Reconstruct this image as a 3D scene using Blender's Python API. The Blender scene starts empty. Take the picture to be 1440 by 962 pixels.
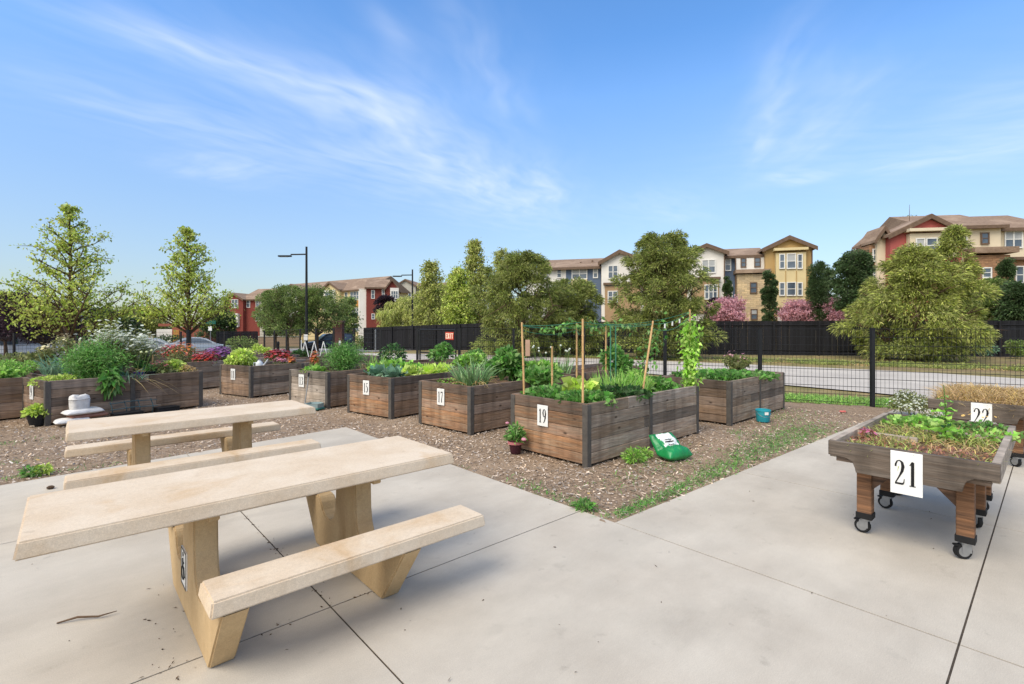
import bpy, bmesh, math, random
import numpy as np
from mathutils import Vector, Matrix

# ------------------------------------------------------------------ camera, sky, sun, exposure
scene = bpy.context.scene
COL = scene.collection
CAM_H = 1.52
cam_d = bpy.data.cameras.new("camera"); cam = bpy.data.objects.new("camera", cam_d); COL.objects.link(cam)
cam.location = (0, 0, CAM_H); cam.rotation_euler = (math.radians(90), 0, 0)
cam_d.sensor_width = 36.0; cam_d.lens = 690 / 1440 * 36; cam_d.shift_y = -19 / 1440
cam_d.clip_start = 0.05; cam_d.clip_end = 3000
scene.camera = cam
SUN_EL, SUN_AZ = 50.0, -142.0            # azimuth from +Y (view direction), negative = to the left
sun_d = bpy.data.lights.new("sun", 'SUN'); sun = bpy.data.objects.new("sun", sun_d); COL.objects.link(sun)
sun_d.energy = 1.65; sun_d.angle = math.radians(36); sun_d.color = (1.0, 0.92, 0.81)
_e, _a = math.radians(SUN_EL), math.radians(SUN_AZ)
_dir = Vector((math.sin(_a) * math.cos(_e), math.cos(_a) * math.cos(_e), math.sin(_e)))
sun.rotation_euler = _dir.to_track_quat('Z', 'Y').to_euler()
world = bpy.data.worlds.new("World"); scene.world = world; world.use_nodes = True
SKY_STRENGTH = 0.15
scene.view_settings.view_transform = 'Standard'; scene.view_settings.look = 'None'
scene.view_settings.gamma = 1.0; scene.view_settings.exposure = 0.76
scene.view_settings.use_curve_mapping = False
scene.cycles.max_bounces = 4; scene.cycles.diffuse_bounces = 3; scene.cycles.glossy_bounces = 2; scene.cycles.transmission_bounces = 2

def build_sky():
    nt = world.node_tree; N = nt.nodes; L = nt.links
    N.clear()
    out = N.new('ShaderNodeOutputWorld'); bg = N.new('ShaderNodeBackground')
    bg.inputs['Strength'].default_value = SKY_STRENGTH
    sky = N.new('ShaderNodeTexSky'); sky.sky_type = 'NISHITA'; sky.sun_disc = False
    sky.sun_elevation = math.radians(SUN_EL); sky.sun_rotation = math.radians(SUN_AZ)
    sky.air_density = 1.0; sky.dust_density = 0.3; sky.ozone_density = 3.0
    tc = N.new('ShaderNodeTexCoord'); sep = N.new('ShaderNodeSeparateXYZ')
    L.new(tc.outputs['Generated'], sep.inputs[0])
    def M(op, a, b=None, c=None):
        n = N.new('ShaderNodeMath'); n.operation = op
        for i, v in enumerate((a, b, c)):
            if v is None: continue
            if isinstance(v, (int, float)): n.inputs[i].default_value = v
            else: L.new(v, n.inputs[i])
        return n.outputs[0]
    z = M('MAXIMUM', sep.outputs[2], 0.03)
    px = M('DIVIDE', sep.outputs[0], z); py = M('DIVIDE', sep.outputs[1], z)
    comb = N.new('ShaderNodeCombineXYZ'); L.new(px, comb.inputs[0]); L.new(py, comb.inputs[1])
    warp = N.new('ShaderNodeTexNoise'); warp.noise_dimensions = '2D'; warp.inputs['Scale'].default_value = 1.6; warp.inputs['Detail'].default_value = 2
    L.new(comb.outputs[0], warp.inputs['Vector'])
    w = M('MULTIPLY', M('SUBTRACT', warp.outputs['Fac'], 0.5), 1.0)
    # cirrus streaks on a plane overhead: start, end, half width, strength
    S = [((-1.30, 1.60), (-0.50, 2.35), .15, .66), ((-0.75, 2.05), (0.10, 4.1), .28, .62),
         ((-1.9, 2.0), (-1.35, 2.7), .18, .30), ((-2.1, 3.2), (-1.55, 2.95), .22, .45),
         ((-0.42, 1.55), (-0.36, 2.0), .05, .28), ((-0.20, 1.55), (0.02, 2.3), .10, .34),
         ((0.98, 1.70), (1.42, 2.85), .07, .55), ((1.7, 3.2), (2.05, 3.3), .15, .60),
         ((2.3, 3.1), (2.85, 2.6), .15, .40), ((2.0, 2.2), (2.5, 2.0), .25, .30), ((0.17, 2.95), (0.30, 3.8), .10, .40),
         ((1.4, 2.6), (3.2, 2.9), .6, .20), ((-1.6, 2.3), (0.4, 5.0), .5, .20), ((1.0, 3.6), (1.6, 4.6), .3, .25), ((-1.0, 2.7), (-0.3, 3.5), .3, .28), ((1.3, 1.9), (1.7, 2.9), .14, .34), ((2.5, 2.5), (3.4, 2.2), .2, .36)]
    fib = {}
    def fibre(ang, k):
        b = round(ang / .45)
        if b in fib: return fib[b]
        a = b * .45; ux, uy = math.cos(a), math.sin(a)
        s = M('ADD', M('MULTIPLY', px, ux), M('MULTIPLY', py, uy)); t = M('ADD', M('MULTIPLY', px, -uy), M('MULTIPLY', py, ux))
        cv = N.new('ShaderNodeCombineXYZ'); L.new(M('MULTIPLY', s, 2.2), cv.inputs[0]); L.new(M('MULTIPLY', M('ADD', t, M('MULTIPLY', w, .25)), 6.5), cv.inputs[1])
        nz = N.new('ShaderNodeTexNoise'); nz.noise_dimensions = '2D'; nz.inputs['Scale'].default_value = 1.3; nz.inputs['Detail'].default_value = 2.5
        L.new(cv.outputs[0], nz.inputs['Vector'])
        f = N.new('ShaderNodeMapRange'); f.inputs['From Min'].default_value = .08; f.inputs['From Max'].default_value = .95
        L.new(nz.outputs['Fac'], f.inputs['Value']); fib[b] = f.outputs[0]; return fib[b]
    total = None
    for k, (A, B, hw, st) in enumerate(S):
        dx, dy = B[0] - A[0], B[1] - A[1]; ln = math.hypot(dx, dy); ux, uy = dx / ln, dy / ln
        s = M('ADD', M('ADD', M('MULTIPLY', px, ux), M('MULTIPLY', py, uy)), -(A[0] * ux + A[1] * uy))
        t = M('ADD', M('ADD', M('MULTIPLY', px, -uy), M('MULTIPLY', py, ux)), (A[0] * uy - A[1] * ux))
        t = M('ADD', t, M('MULTIPLY', w, hw * 1.1))
        tn = M('DIVIDE', t, hw * 1.45)
        g = M('DIVIDE', 1.0, M('POWER', M('ADD', M('MULTIPLY', tn, tn), 1.0), 2.0))
        sn = M('MULTIPLY', M('SUBTRACT', M('DIVIDE', s, ln), 0.5), 1.75)
        b = M('DIVIDE', 1.0, M('ADD', M('POWER', M('ABSOLUTE', sn), 6.0), 1.0))
        f = fibre(math.atan2(uy, ux), k)
        m = M('MULTIPLY', M('MULTIPLY', g, b), M('MULTIPLY', f, st))
        total = m if total is None else M('ADD', total, m)
    total = M('MINIMUM', M('MULTIPLY', total, 0.60), 0.45)
    up = N.new('ShaderNodeMapRange'); up.inputs['From Min'].default_value = .06; up.inputs['From Max'].default_value = .2
    L.new(sep.outputs[2], up.inputs['Value'])
    total = M('MULTIPLY', total, up.outputs[0])
    hs = N.new('ShaderNodeHueSaturation'); hs.inputs['Saturation'].default_value = 1.28; hs.inputs['Value'].default_value = 1.0
    hs.inputs['Hue'].default_value = .501
    hz = N.new('ShaderNodeMapRange'); hz.inputs['From Min'].default_value = 0.0; hz.inputs['From Max'].default_value = .42; hz.inputs['To Min'].default_value = .40; hz.inputs['To Max'].default_value = 1.10
    L.new(sep.outputs[2], hz.inputs['Value']); L.new(hz.outputs[0], hs.inputs['Value'])
    hq = N.new('ShaderNodeMapRange'); hq.inputs['From Min'].default_value = 0.0; hq.inputs['From Max'].default_value = .5; hq.inputs['To Min'].default_value = .85; hq.inputs['To Max'].default_value = 1.2
    L.new(sep.outputs[2], hq.inputs['Value']); L.new(hq.outputs[0], hs.inputs['Saturation'])
    L.new(sky.outputs[0], hs.inputs['Color'])
    mix = N.new('ShaderNodeMix'); mix.data_type = 'RGBA'
    L.new(total, mix.inputs['Factor']); L.new(hs.outputs[0], mix.inputs['A']); mix.inputs['B'].default_value = (4.6, 4.75, 5.0, 1)
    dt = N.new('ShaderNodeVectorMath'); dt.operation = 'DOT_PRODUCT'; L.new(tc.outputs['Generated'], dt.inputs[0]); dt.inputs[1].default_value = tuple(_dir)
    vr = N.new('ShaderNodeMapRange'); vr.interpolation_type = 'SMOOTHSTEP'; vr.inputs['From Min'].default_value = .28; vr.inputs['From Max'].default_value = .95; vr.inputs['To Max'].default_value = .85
    L.new(dt.outputs['Value'], vr.inputs['Value'])           # bright veil added round the sun, behind the camera, to whiten the ambient light
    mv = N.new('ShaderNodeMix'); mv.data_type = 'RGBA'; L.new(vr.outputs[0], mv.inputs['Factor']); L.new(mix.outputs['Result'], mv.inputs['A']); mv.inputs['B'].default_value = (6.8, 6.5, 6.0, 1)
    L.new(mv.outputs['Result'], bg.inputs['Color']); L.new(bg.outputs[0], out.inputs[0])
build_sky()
world.cycles.sampling_method = 'NONE'

# ------------------------------------------------------------------ helpers
random.seed(7); RNG = np.random.default_rng(11)
GROT = math.radians(42.1)                       # the garden's long axis, measured from the view's right
CG, SG = math.cos(GROT), math.sin(GROT)
def G(X, Y, Z=0.0): return Vector((X * CG - Y * SG, X * SG + Y * CG, Z))
def U(u, z): return (u - 720) / 690 * z         # survey notes: bearing and distance -> metres right
R_ = math.radians
def HV(v, z): return CAM_H + (462 - v) / 690 * z # survey notes: elevation and distance -> height
def sm(t): t = min(1, max(0, t)); return t * t * (3 - 2 * t)
def terr(x, y): return -.8 * sm(((.5 * y - .75 * x) - 14) / 36)
def terr_np(x, y):
    t = np.clip(((.5 * y - .75 * x) - 14) / 36, 0, 1); return -.8 * t * t * (3 - 2 * t)

def tag(o, label=None, cat=None, group=None, kind=None):
    if label: o['label'] = label
    if cat: o['category'] = cat
    if group: o['group'] = group
    if kind: o['kind'] = kind
    return o
def thing(name, label, cat, loc=(0, 0, 0), rz=0.0, group=None):
    o = bpy.data.objects.new(name, None); o.empty_display_size = .2; COL.objects.link(o)
    o.location = loc; o.rotation_euler = (0, 0, rz)
    return tag(o, label, cat, group)
def link(name, me, m, parent=None, loc=None):
    o = bpy.data.objects.new(name, me); COL.objects.link(o)
    for mm in (m if isinstance(m, (list, tuple)) else [m]): me.materials.append(mm)
    if parent: o.parent = parent
    if loc is not None: o.location = loc
    return o
def np_mesh(name, V, Fq):
    """V (n,3) float, Fq (m,k) int -> mesh, fast"""
    me = bpy.data.meshes.new(name); V = np.asarray(V, np.float32); Fq = np.asarray(Fq, np.int32)
    m, k = Fq.shape
    me.vertices.add(len(V)); me.vertices.foreach_set('co', V.ravel())
    me.loops.add(m * k); me.loops.foreach_set('vertex_index', Fq.ravel())
    me.polygons.add(m); me.polygons.foreach_set('loop_start', np.arange(0, m * k, k, dtype=np.int32))
    me.polygons.foreach_set('loop_total', np.full(m, k, np.int32))
    me.update(calc_edges=True); me.validate()
    return me

class MB:
    def __init__(s): s.v = []; s.f = []
    def add(s, vs, fs):
        n = len(s.v); s.v += [tuple(p) for p in vs]; s.f += [tuple(i + n for i in f) for f in fs]; return s
    def box(s, x0, x1, y0, y1, z0, z1, M=None):
        vs = [Vector((x, y, z)) for z in (z0, z1) for x, y in ((x0, y0), (x1, y0), (x1, y1), (x0, y1))]
        if M: vs = [M @ p for p in vs]
        return s.add(vs, [(3, 2, 1, 0), (4, 5, 6, 7), (0, 1, 5, 4), (1, 2, 6, 5), (2, 3, 7, 6), (3, 0, 4, 7)])
    def prism(s, prof, a0, a1, axis='x'):
        """closed 2-D profile (counter-clockwise) extruded along axis"""
        n = len(prof); vs = []
        for a in (a0, a1):
            for p, q in prof:
                vs.append({'x': (a, p, q), 'y': (p, a, q), 'z': (p, q, a)}[axis])
        fs = [tuple(range(n))[::-1], tuple(range(n, 2 * n))]
        fs += [(i, (i + 1) % n, n + (i + 1) % n, n + i) for i in range(n)]
        return s.add(vs, fs)
    def tube(s, pts, rad, n=6, cap=True):
        pts = [Vector(p) for p in pts]
        if not hasattr(rad, '__len__'): rad = [rad] * len(pts)
        base = len(s.v); up = Vector((0.13, 0.21, 0.97))
        for i, p in enumerate(pts):
            d = (pts[min(i + 1, len(pts) - 1)] - pts[max(i - 1, 0)])
            if d.length < 1e-9: d = Vector((0, 0, 1))
            d.normalize(); a = d.cross(up)
            if a.length < .05: a = d.cross(Vector((1, 0, 0)))
            a.normalize(); b = d.cross(a)
            for k in range(n):
                t = 2 * math.pi * k / n
                s.v.append(tuple(p + rad[i] * (math.cos(t) * a + math.sin(t) * b)))
        for i in range(len(pts) - 1):
            for k in range(n):
                k2 = (k + 1) % n
                s.f.append((base + i * n + k, base + i * n + k2, base + (i + 1) * n + k2, base + (i + 1) * n + k))
        if cap:
            s.f.append(tuple(base + k for k in range(n))[::-1]); e = base + (len(pts) - 1) * n
            s.f.append(tuple(e + k for k in range(n)))
        return s
    def lathe(s, prof, n=20, c=(0, 0, 0), sx=1, sy=1):
        base = len(s.v)
        for r, z in prof:
            for k in range(n):
                t = 2 * math.pi * k / n; s.v.append((c[0] + sx * r * math.cos(t), c[1] + sy * r * math.sin(t), c[2] + z))
        for i in range(len(prof) - 1):
            for k in range(n):
                k2 = (k + 1) % n
                s.f.append((base + i * n + k, base + i * n + k2, base + (i + 1) * n + k2, base + (i + 1) * n + k))
        s.f.append(tuple(base + k for k in range(n))[::-1]); e = base + (len(prof) - 1) * n
        s.f.append(tuple(e + k for k in range(n)))
        return s
    def build(s, name, m, parent=None, bevel=0, smooth=False, seg=2):
        me = bpy.data.meshes.new(name); me.from_pydata(s.v, [], s.f); me.update()
        bm = bmesh.new(); bm.from_mesh(me); bmesh.ops.recalc_face_normals(bm, faces=bm.faces)
        if bevel:
            ed = [e for e in bm.edges if len(e.link_faces) == 2 and e.calc_face_angle(0) > .5]
            bmesh.ops.bevel(bm, geom=ed, offset=bevel, segments=seg, affect='EDGES', clamp_overlap=True)
        bm.to_mesh(me); bm.free()
        if smooth: me.polygons.foreach_set('use_smooth', [True] * len(me.polygons)); me.set_sharp_from_angle(angle=.7)
        return link(name, me, m, parent)

# ------------------------------------------------------------------ materials
def lin(c): c /= 255; return c / 12.92 if c <= .04045 else ((c + .055) / 1.055) ** 2.4
def C(r, g, b, k=1.0): return (lin(r) * k, lin(g) * k, lin(b) * k, 1)
_mats = {}
def mk(name, a, b=None, scale=6, stretch=(1, 1, 1), rough=.8, bump=.0, bscale=None, island=0.0, detail=5, lo=.35, hi=.65,
       metal=0.0, trans=0.0, c=None, cscale=1.0, clo=.5, chi=.7, coords='Object', spec=.3, sat=0.0, ihue=0.0):
    """procedural material: colour a -> b by noise, c in larger patches, value varied per island, noise bump"""
    if name in _mats: return _mats[name]
    m = bpy.data.materials.new(name); m.use_nodes = True; nt = m.node_tree; N = nt.nodes; L = nt.links
    P = N['Principled BSDF']; P.inputs['Roughness'].default_value = rough; P.inputs['Metallic'].default_value = metal
    P.inputs['Specular IOR Level'].default_value = spec
    tc = N.new('ShaderNodeTexCoord'); mp = N.new('ShaderNodeMapping'); mp.inputs['Scale'].default_value = stretch
    L.new(tc.outputs[coords], mp.inputs[0]); vec = mp.outputs[0]
    geo = N.new('ShaderNodeNewGeometry')
    if island:                                   # shift the pattern for every loose piece
        ad = N.new('ShaderNodeVectorMath'); ad.operation = 'SCALE'; ad.inputs[0].default_value = (37, 91, 53)
        L.new(geo.outputs['Random Per Island'], ad.inputs['Scale'])
        a2 = N.new('ShaderNodeVectorMath'); L.new(vec, a2.inputs[0]); L.new(ad.outputs[0], a2.inputs[1]); vec = a2.outputs[0]
    def noise(sc, dt=detail, dist=0.0):
        n = N.new('ShaderNodeTexNoise'); n.inputs['Scale'].default_value = sc; n.inputs['Detail'].default_value = dt
        n.inputs['Roughness'].default_value = .6; n.inputs['Distortion'].default_value = dist
        L.new(vec, n.inputs['Vector']); return n.outputs['Fac']
    def rng(f, lo, hi):
        r = N.new('ShaderNodeMapRange'); r.inputs['From Min'].default_value = lo; r.inputs['From Max'].default_value = hi
        L.new(f, r.inputs['Value']); return r.outputs[0]
    def mix(f, A, B, bt='MIX'):
        x = N.new('ShaderNodeMix'); x.data_type = 'RGBA'; x.blend_type = bt
        for v, s in ((f, 'Factor'), (A, 'A'), (B, 'B')):
            if isinstance(v, (int, float, tuple)): x.inputs[s].default_value = v
            else: L.new(v, x.inputs[s])
        return x.outputs['Result']
    col = mix(rng(noise(scale), lo, hi), a, b or a)
    if c: col = mix(rng(noise(cscale, 4, .4), clo, chi), col, c)
    if island:
        h = N.new('ShaderNodeHueSaturation'); L.new(col, h.inputs['Color'])
        r = N.new('ShaderNodeMapRange'); r.inputs['To Min'].default_value = 1 - island; r.inputs['To Max'].default_value = 1 + island
        L.new(geo.outputs['Random Per Island'], r.inputs['Value']); L.new(r.outputs[0], h.inputs['Value'])
        if ihue or sat:
            w = N.new('ShaderNodeTexWhiteNoise'); w.noise_dimensions = '1D'; L.new(geo.outputs['Random Per Island'], w.inputs['W'])
            if ihue:
                r2 = N.new('ShaderNodeMapRange'); r2.inputs['To Min'].default_value = .5 - ihue; r2.inputs['To Max'].default_value = .5 + ihue
                L.new(w.outputs['Value'], r2.inputs['Value']); L.new(r2.outputs[0], h.inputs['Hue'])
            if sat:
                r3 = N.new('ShaderNodeMapRange'); r3.inputs['To Min'].default_value = 1 - sat; r3.inputs['To Max'].default_value = 1
                L.new(w.outputs['Value'], r3.inputs['Value']); L.new(r3.outputs[0], h.inputs['Saturation'])
        col = h.outputs[0]
    L.new(col, P.inputs['Base Color'])
    if bump:
        bn = N.new('ShaderNodeBump'); bn.inputs['Strength'].default_value = bump; bn.inputs['Distance'].default_value = .02
        L.new(noise(bscale or scale * 3, 6), bn.inputs['Height']); L.new(bn.outputs[0], P.inputs['Normal'])
    if trans:
        t = N.new('ShaderNodeBsdfTranslucent'); L.new(col, t.inputs['Color']); ms = N.new('ShaderNodeMixShader')
        ms.inputs[0].default_value = trans; L.new(P.outputs[0], ms.inputs[1]); L.new(t.outputs[0], ms.inputs[2])
        L.new(ms.outputs[0], N['Material Output'].inputs['Surface'])
    _mats[name] = m; return m
def leafmat(name, a, b, island=.45, trans=.35, ihue=.02, sat=.25, gain=1.5):
    a, b = (tuple(min(.85, c * gain) for c in q[:3]) + (1,) for q in (a, b)) if a[0] < .5 else (a, b)
    return mk(name, a, b, scale=.9, lo=.4, hi=.6, rough=.55, island=island, trans=trans, ihue=ihue, sat=sat, detail=3)

M_CONC = mk('concrete', C(190, 182, 168), C(179, 170, 156), 1.3, rough=.9, bump=.12, bscale=160, c=C(165, 158, 146), cscale=.35, clo=.52, chi=.8)
def enrich_concrete(m, k=1.0):
    """fine aggregate speckle, long broom streaks and a few wear stains"""
    nt = m.node_tree; N = nt.nodes; L = nt.links; P = N['Principled BSDF']
    src = P.inputs['Base Color'].links[0].from_socket
    tc = N.new('ShaderNodeTexCoord')
    def layer(src, sc, stretch, lo, hi, c0, c1, det=5):
        mp = N.new('ShaderNodeMapping'); mp.inputs['Scale'].default_value = stretch; L.new(tc.outputs['Object'], mp.inputs[0])
        n = N.new('ShaderNodeTexNoise'); n.inputs['Scale'].default_value = sc; n.inputs['Detail'].default_value = det
        n.inputs['Roughness'].default_value = .65; L.new(mp.outputs[0], n.inputs['Vector'])
        r = N.new('ShaderNodeMapRange'); r.inputs['From Min'].default_value = lo; r.inputs['From Max'].default_value = hi
        r.inputs['To Min'].default_value = c0; r.inputs['To Max'].default_value = c1; L.new(n.outputs['Fac'], r.inputs['Value'])
        x = N.new('ShaderNodeMix'); x.data_type = 'RGBA'; x.blend_type = 'MULTIPLY'; x.inputs['Factor'].default_value = 1
        L.new(src, x.inputs['A'])
        cb = N.new('ShaderNodeCombineColor')
        for k in range(3): L.new(r.outputs[0], cb.inputs[k])
        L.new(cb.outputs[0], x.inputs['B']); return x.outputs['Result']
    s = layer(src, 210, (1, 1, 1), .25, .75, .86, 1.12, 2)
    if k < 1:
        s = layer(s, 60, (1, 1, 1), .3, .75, 1.05, .90, 3); s = layer(s, 14, (1, 1, 1), .62, .74, 1.0, .86); L.new(s, P.inputs['Base Color']); return
    s = layer(s, 1.4, (1, 2.5, 1), .35, .7, 1.04, .92); s = layer(s, 26, (1, 7, 1), .3, .7, 1.03, .96, 3)
    s = layer(s, .5, (1, 1, 1), .48, .7, 1.02, .90)
    s = layer(s, 7, (1, 1, 1), .64, .72, 1.0, .84)
    s = layer(s, .8, (1, 1.6, 1), .57, .62, 1.0, .95, 8); s = layer(s, 3.1, (1, 1, 1), .63, .67, 1.0, .93, 8)
    L.new(s, P.inputs['Base Color'])
enrich_concrete(M_CONC)
M_GAP = mk('joint_dirt', C(84, 74, 62), C(56, 50, 43), 30)
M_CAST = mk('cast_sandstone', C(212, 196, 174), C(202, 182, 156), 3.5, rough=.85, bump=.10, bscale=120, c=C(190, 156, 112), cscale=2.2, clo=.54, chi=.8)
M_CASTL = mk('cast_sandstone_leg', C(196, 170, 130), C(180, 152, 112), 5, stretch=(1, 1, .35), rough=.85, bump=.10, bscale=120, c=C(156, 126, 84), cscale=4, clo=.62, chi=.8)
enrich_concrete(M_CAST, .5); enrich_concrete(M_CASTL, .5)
M_BLACKM = mk('black_steel', C(34, 35, 37), C(26, 27, 29), 8, rough=.55)
M_POST = mk('grey_painted_post', C(90, 85, 79), C(74, 70, 66), 10, rough=.7, bump=.03)
def woodmat(name, a, b, c):
    m = mk(name, a, b, 2.2, stretch=(1.2, 1.2, 16), rough=.85, bump=.25, bscale=5, island=.38, c=c, cscale=2.0, clo=.42, chi=.62, lo=.3, hi=.7, sat=.35)
    nt = m.node_tree; N = nt.nodes; L = nt.links; P = N['Principled BSDF']
    src = P.inputs['Base Color'].links[0].from_socket
    tc = N.new('ShaderNodeTexCoord')
    for st, sc, lo_, hi_, c0, c1 in (((2.2, 2.2, 45), 2.0, .3, .7, .70, 1.22), ((5, 5, .8), 1.4, .45, .72, 1.05, .66), ((.9, .9, 1.6), 1.6, .4, .65, .86, 1.15)):
        mq = N.new('ShaderNodeMapping'); mq.inputs['Scale'].default_value = st; L.new(tc.outputs['Object'], mq.inputs[0])
        nq = N.new('ShaderNodeTexNoise'); nq.inputs['Scale'].default_value = sc; nq.inputs['Detail'].default_value = 4; L.new(mq.outputs[0], nq.inputs['Vector'])
        rq = N.new('ShaderNodeMapRange'); rq.inputs['From Min'].default_value = lo_; rq.inputs['From Max'].default_value = hi_; rq.inputs['To Min'].default_value = c0; rq.inputs['To Max'].default_value = c1
        L.new(nq.outputs['Fac'], rq.inputs['Value']); cq = N.new('ShaderNodeCombineColor'); [L.new(rq.outputs[0], cq.inputs[k]) for k in range(3)]
        xq = N.new('ShaderNodeMix'); xq.data_type = 'RGBA'; xq.blend_type = 'MULTIPLY'; xq.inputs['Factor'].default_value = 1; L.new(src, xq.inputs['A']); L.new(cq.outputs[0], xq.inputs['B']); src = xq.outputs['Result']
    mp = N.new('ShaderNodeMapping'); mp.inputs['Scale'].default_value = (3.2, 3.2, 6.5)
    L.new(tc.outputs['Object'], mp.inputs[0])
    v = N.new('ShaderNodeTexVoronoi'); v.inputs['Scale'].default_value = 1.25; L.new(mp.outputs[0], v.inputs['Vector'])
    r = N.new('ShaderNodeMapRange'); r.inputs['From Min'].default_value = .05; r.inputs['From Max'].default_value = .16
    r.inputs['To Min'].default_value = .85; r.inputs['To Max'].default_value = 0; L.new(v.outputs['Distance'], r.inputs['Value'])
    x = N.new('ShaderNodeMix'); x.data_type = 'RGBA'; L.new(r.outputs[0], x.inputs['Factor']); L.new(src, x.inputs['A'])
    x.inputs['B'].default_value = C(44, 28, 18); L.new(x.outputs['Result'], P.inputs['Base Color'])
    return m
M_WOODW = woodmat('warm_redwood', C(158, 114, 76), C(104, 76, 52), C(132, 108, 84))
M_WOODG = woodmat('weathered_redwood', C(158, 142, 122), C(114, 99, 83), C(132, 110, 88))
M_WOODD = woodmat('dark_redwood', C(146, 122, 100), C(104, 85, 69), C(126, 100, 76))
M_STAIN = woodmat('stained_redwood', C(136, 92, 54), C(62, 44, 32), C(98, 68, 44))
M_CART = woodmat('grey_cart_board', C(108, 97, 86), C(74, 65, 57), C(92, 79, 67))
M_WOODA = woodmat('silvered_redwood', C(172, 158, 142), C(128, 116, 102), C(144, 130, 114))
M_SOIL = mk('soil', C(92, 72, 54), C(58, 44, 33), 14, rough=.95, bump=.6, bscale=30)
M_SOILD = mk('dry_soil', C(122, 98, 76), C(88, 68, 52), 10, rough=.95, bump=.6, bscale=26)
M_WHITE = mk('white_plate', C(232, 232, 228), C(220, 220, 216), 5, rough=.5)
M_INK = mk('black_print', C(22, 22, 24), C(18, 18, 20), 5, rough=.5)
M_BARK = mk('bark', C(104, 84, 66), C(68, 54, 42), 6, stretch=(1, 1, .25), rough=.95, bump=.5, bscale=12)
M_BARKP = mk('pale_bark', C(150, 138, 122), C(106, 94, 80), 6, stretch=(1, 1, .5), rough=.9, bump=.4, bscale=12)
M_STEM = mk('green_stem', C(104, 124, 62), C(84, 104, 50), 6, rough=.7)
M_BAMBOO = mk('bamboo_cane', C(206, 170, 120), C(184, 146, 98), 4, stretch=(1, 1, 3), rough=.6)
M_GLASS = mk('window_glass', C(96, 108, 120), C(64, 74, 86), .8, rough=.12, spec=.6)
M_BLIND = mk('window_blind', C(178, 180, 178), C(150, 154, 156), .6, rough=.5)
M_FRAME = mk('white_window_frame', C(225, 224, 218), C(212, 210, 204), 3, rough=.6)
M_ROOF = mk('tan_roof_tile', C(146, 124, 104), C(118, 98, 82), 5, stretch=(1, 1, 3), rough=.9, bump=.4, c=C(160, 138, 118), cscale=.4)
M_RUB = mk('black_rubber', C(32, 32, 33), C(24, 24, 25), 6, rough=.8)
M_ALU = mk('grey_metal', C(168, 170, 172), C(140, 142, 145), 6, rough=.4, metal=.7)
M_BPOT = mk('black_plastic_pot', C(36, 37, 40), C(28, 29, 31), 5, rough=.5)
# ------------------------------------------------------------------ the setting: ground, paths, slabs
def axis(lo, hi, step, far, fstep):
    return np.concatenate([np.arange(-far, lo, fstep), np.arange(lo, hi, step), np.arange(hi, far + 1, fstep)])
def grid_sheet(name, xs, ys, zfun, m, keep=None):
    X, Y = np.meshgrid(xs, ys); Z = zfun(X, Y); V = np.stack([X, Y, Z], -1).reshape(-1, 3)
    nx, ny = len(xs), len(ys); i = np.arange(nx * ny).reshape(ny, nx)
    F = np.stack([i[:-1, :-1], i[:-1, 1:], i[1:, 1:], i[1:, :-1]], -1).reshape(-1, 4)
    if keep is not None:
        cc = V[F].mean(1); F = F[keep(cc[:, 0], cc[:, 1])]
    o = link(name, np_mesh(name, V, F), m); o['kind'] = 'structure'; return o
M_GROUND = mk('dry_grass_ground', C(150, 132, 92), C(108, 104, 58), 1.5, rough=.95, bump=.5, bscale=20, c=C(120, 100, 76), cscale=.3)
M_MULCH = mk('wood_chip_mulch', C(162, 140, 116), C(114, 96, 79), 34, rough=.95, bump=.9, bscale=45, c=C(170, 148, 124), cscale=.7)
M_ASPH = mk('street_asphalt', C(150, 148, 146), C(128, 126, 126), 3, rough=.9, bump=.1, bscale=90)
M_PATH = mk('concrete_drive', C(190, 183, 172), C(172, 165, 156), .6, rough=.9, bump=.08, bscale=60)
xs = axis(-70, 70, 2.0, 900, 40); ys = np.concatenate([np.arange(-400, -10, 40), np.arange(-10, 120, 2.0), np.arange(120, 1200, 40)])
grid_sheet('ground', xs, ys, lambda x, y: terr_np(x, y) - .045, M_GROUND)
# the mulched garden, in garden coordinates, a lightly lumpy sheet
def garden_in(X, Y):
    inb = (Y < 28.6) & (X > -14) & (X < np.where(Y > 11.2, 8.25, 8.25 + (11.2 - Y) * .385))
    slab = ((X < 3.17) & (Y < 7.33 - (3.19 - X) * .13)) | ((X >= 3.17) & (Y < 2.3 - (X - 3.19) * .035))
    return inb & ~slab
def mulch_sheet():
    Xs = np.arange(-14, 13, .16); Ys = np.arange(0, 28.7, .16); X, Y = np.meshgrid(Xs, Ys)
    wx = X * CG - Y * SG; wy = X * SG + Y * CG
    lump = RNG.normal(0, .007, X.shape) + .008 * np.sin(X * 2.1 + np.sin(Y * 1.7)) * np.sin(Y * 1.9)
    Z = terr_np(wx, wy) - .014 + lump * .8
    V = np.stack([wx, wy, Z], -1).reshape(-1, 3); i = np.arange(X.size).reshape(X.shape)
    F = np.stack([i[:-1, :-1], i[:-1, 1:], i[1:, 1:], i[1:, :-1]], -1).reshape(-1, 4)
    k = garden_in(X.ravel()[F].mean(1) , Y.ravel()[F].mean(1)) | garden_in(X.ravel()[F].max(1), Y.ravel()[F].max(1))
    o = link('mulch_ground', np_mesh('mulch_ground', V, F[k]), M_MULCH); o['kind'] = 'structure'
mulch_sheet()
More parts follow.
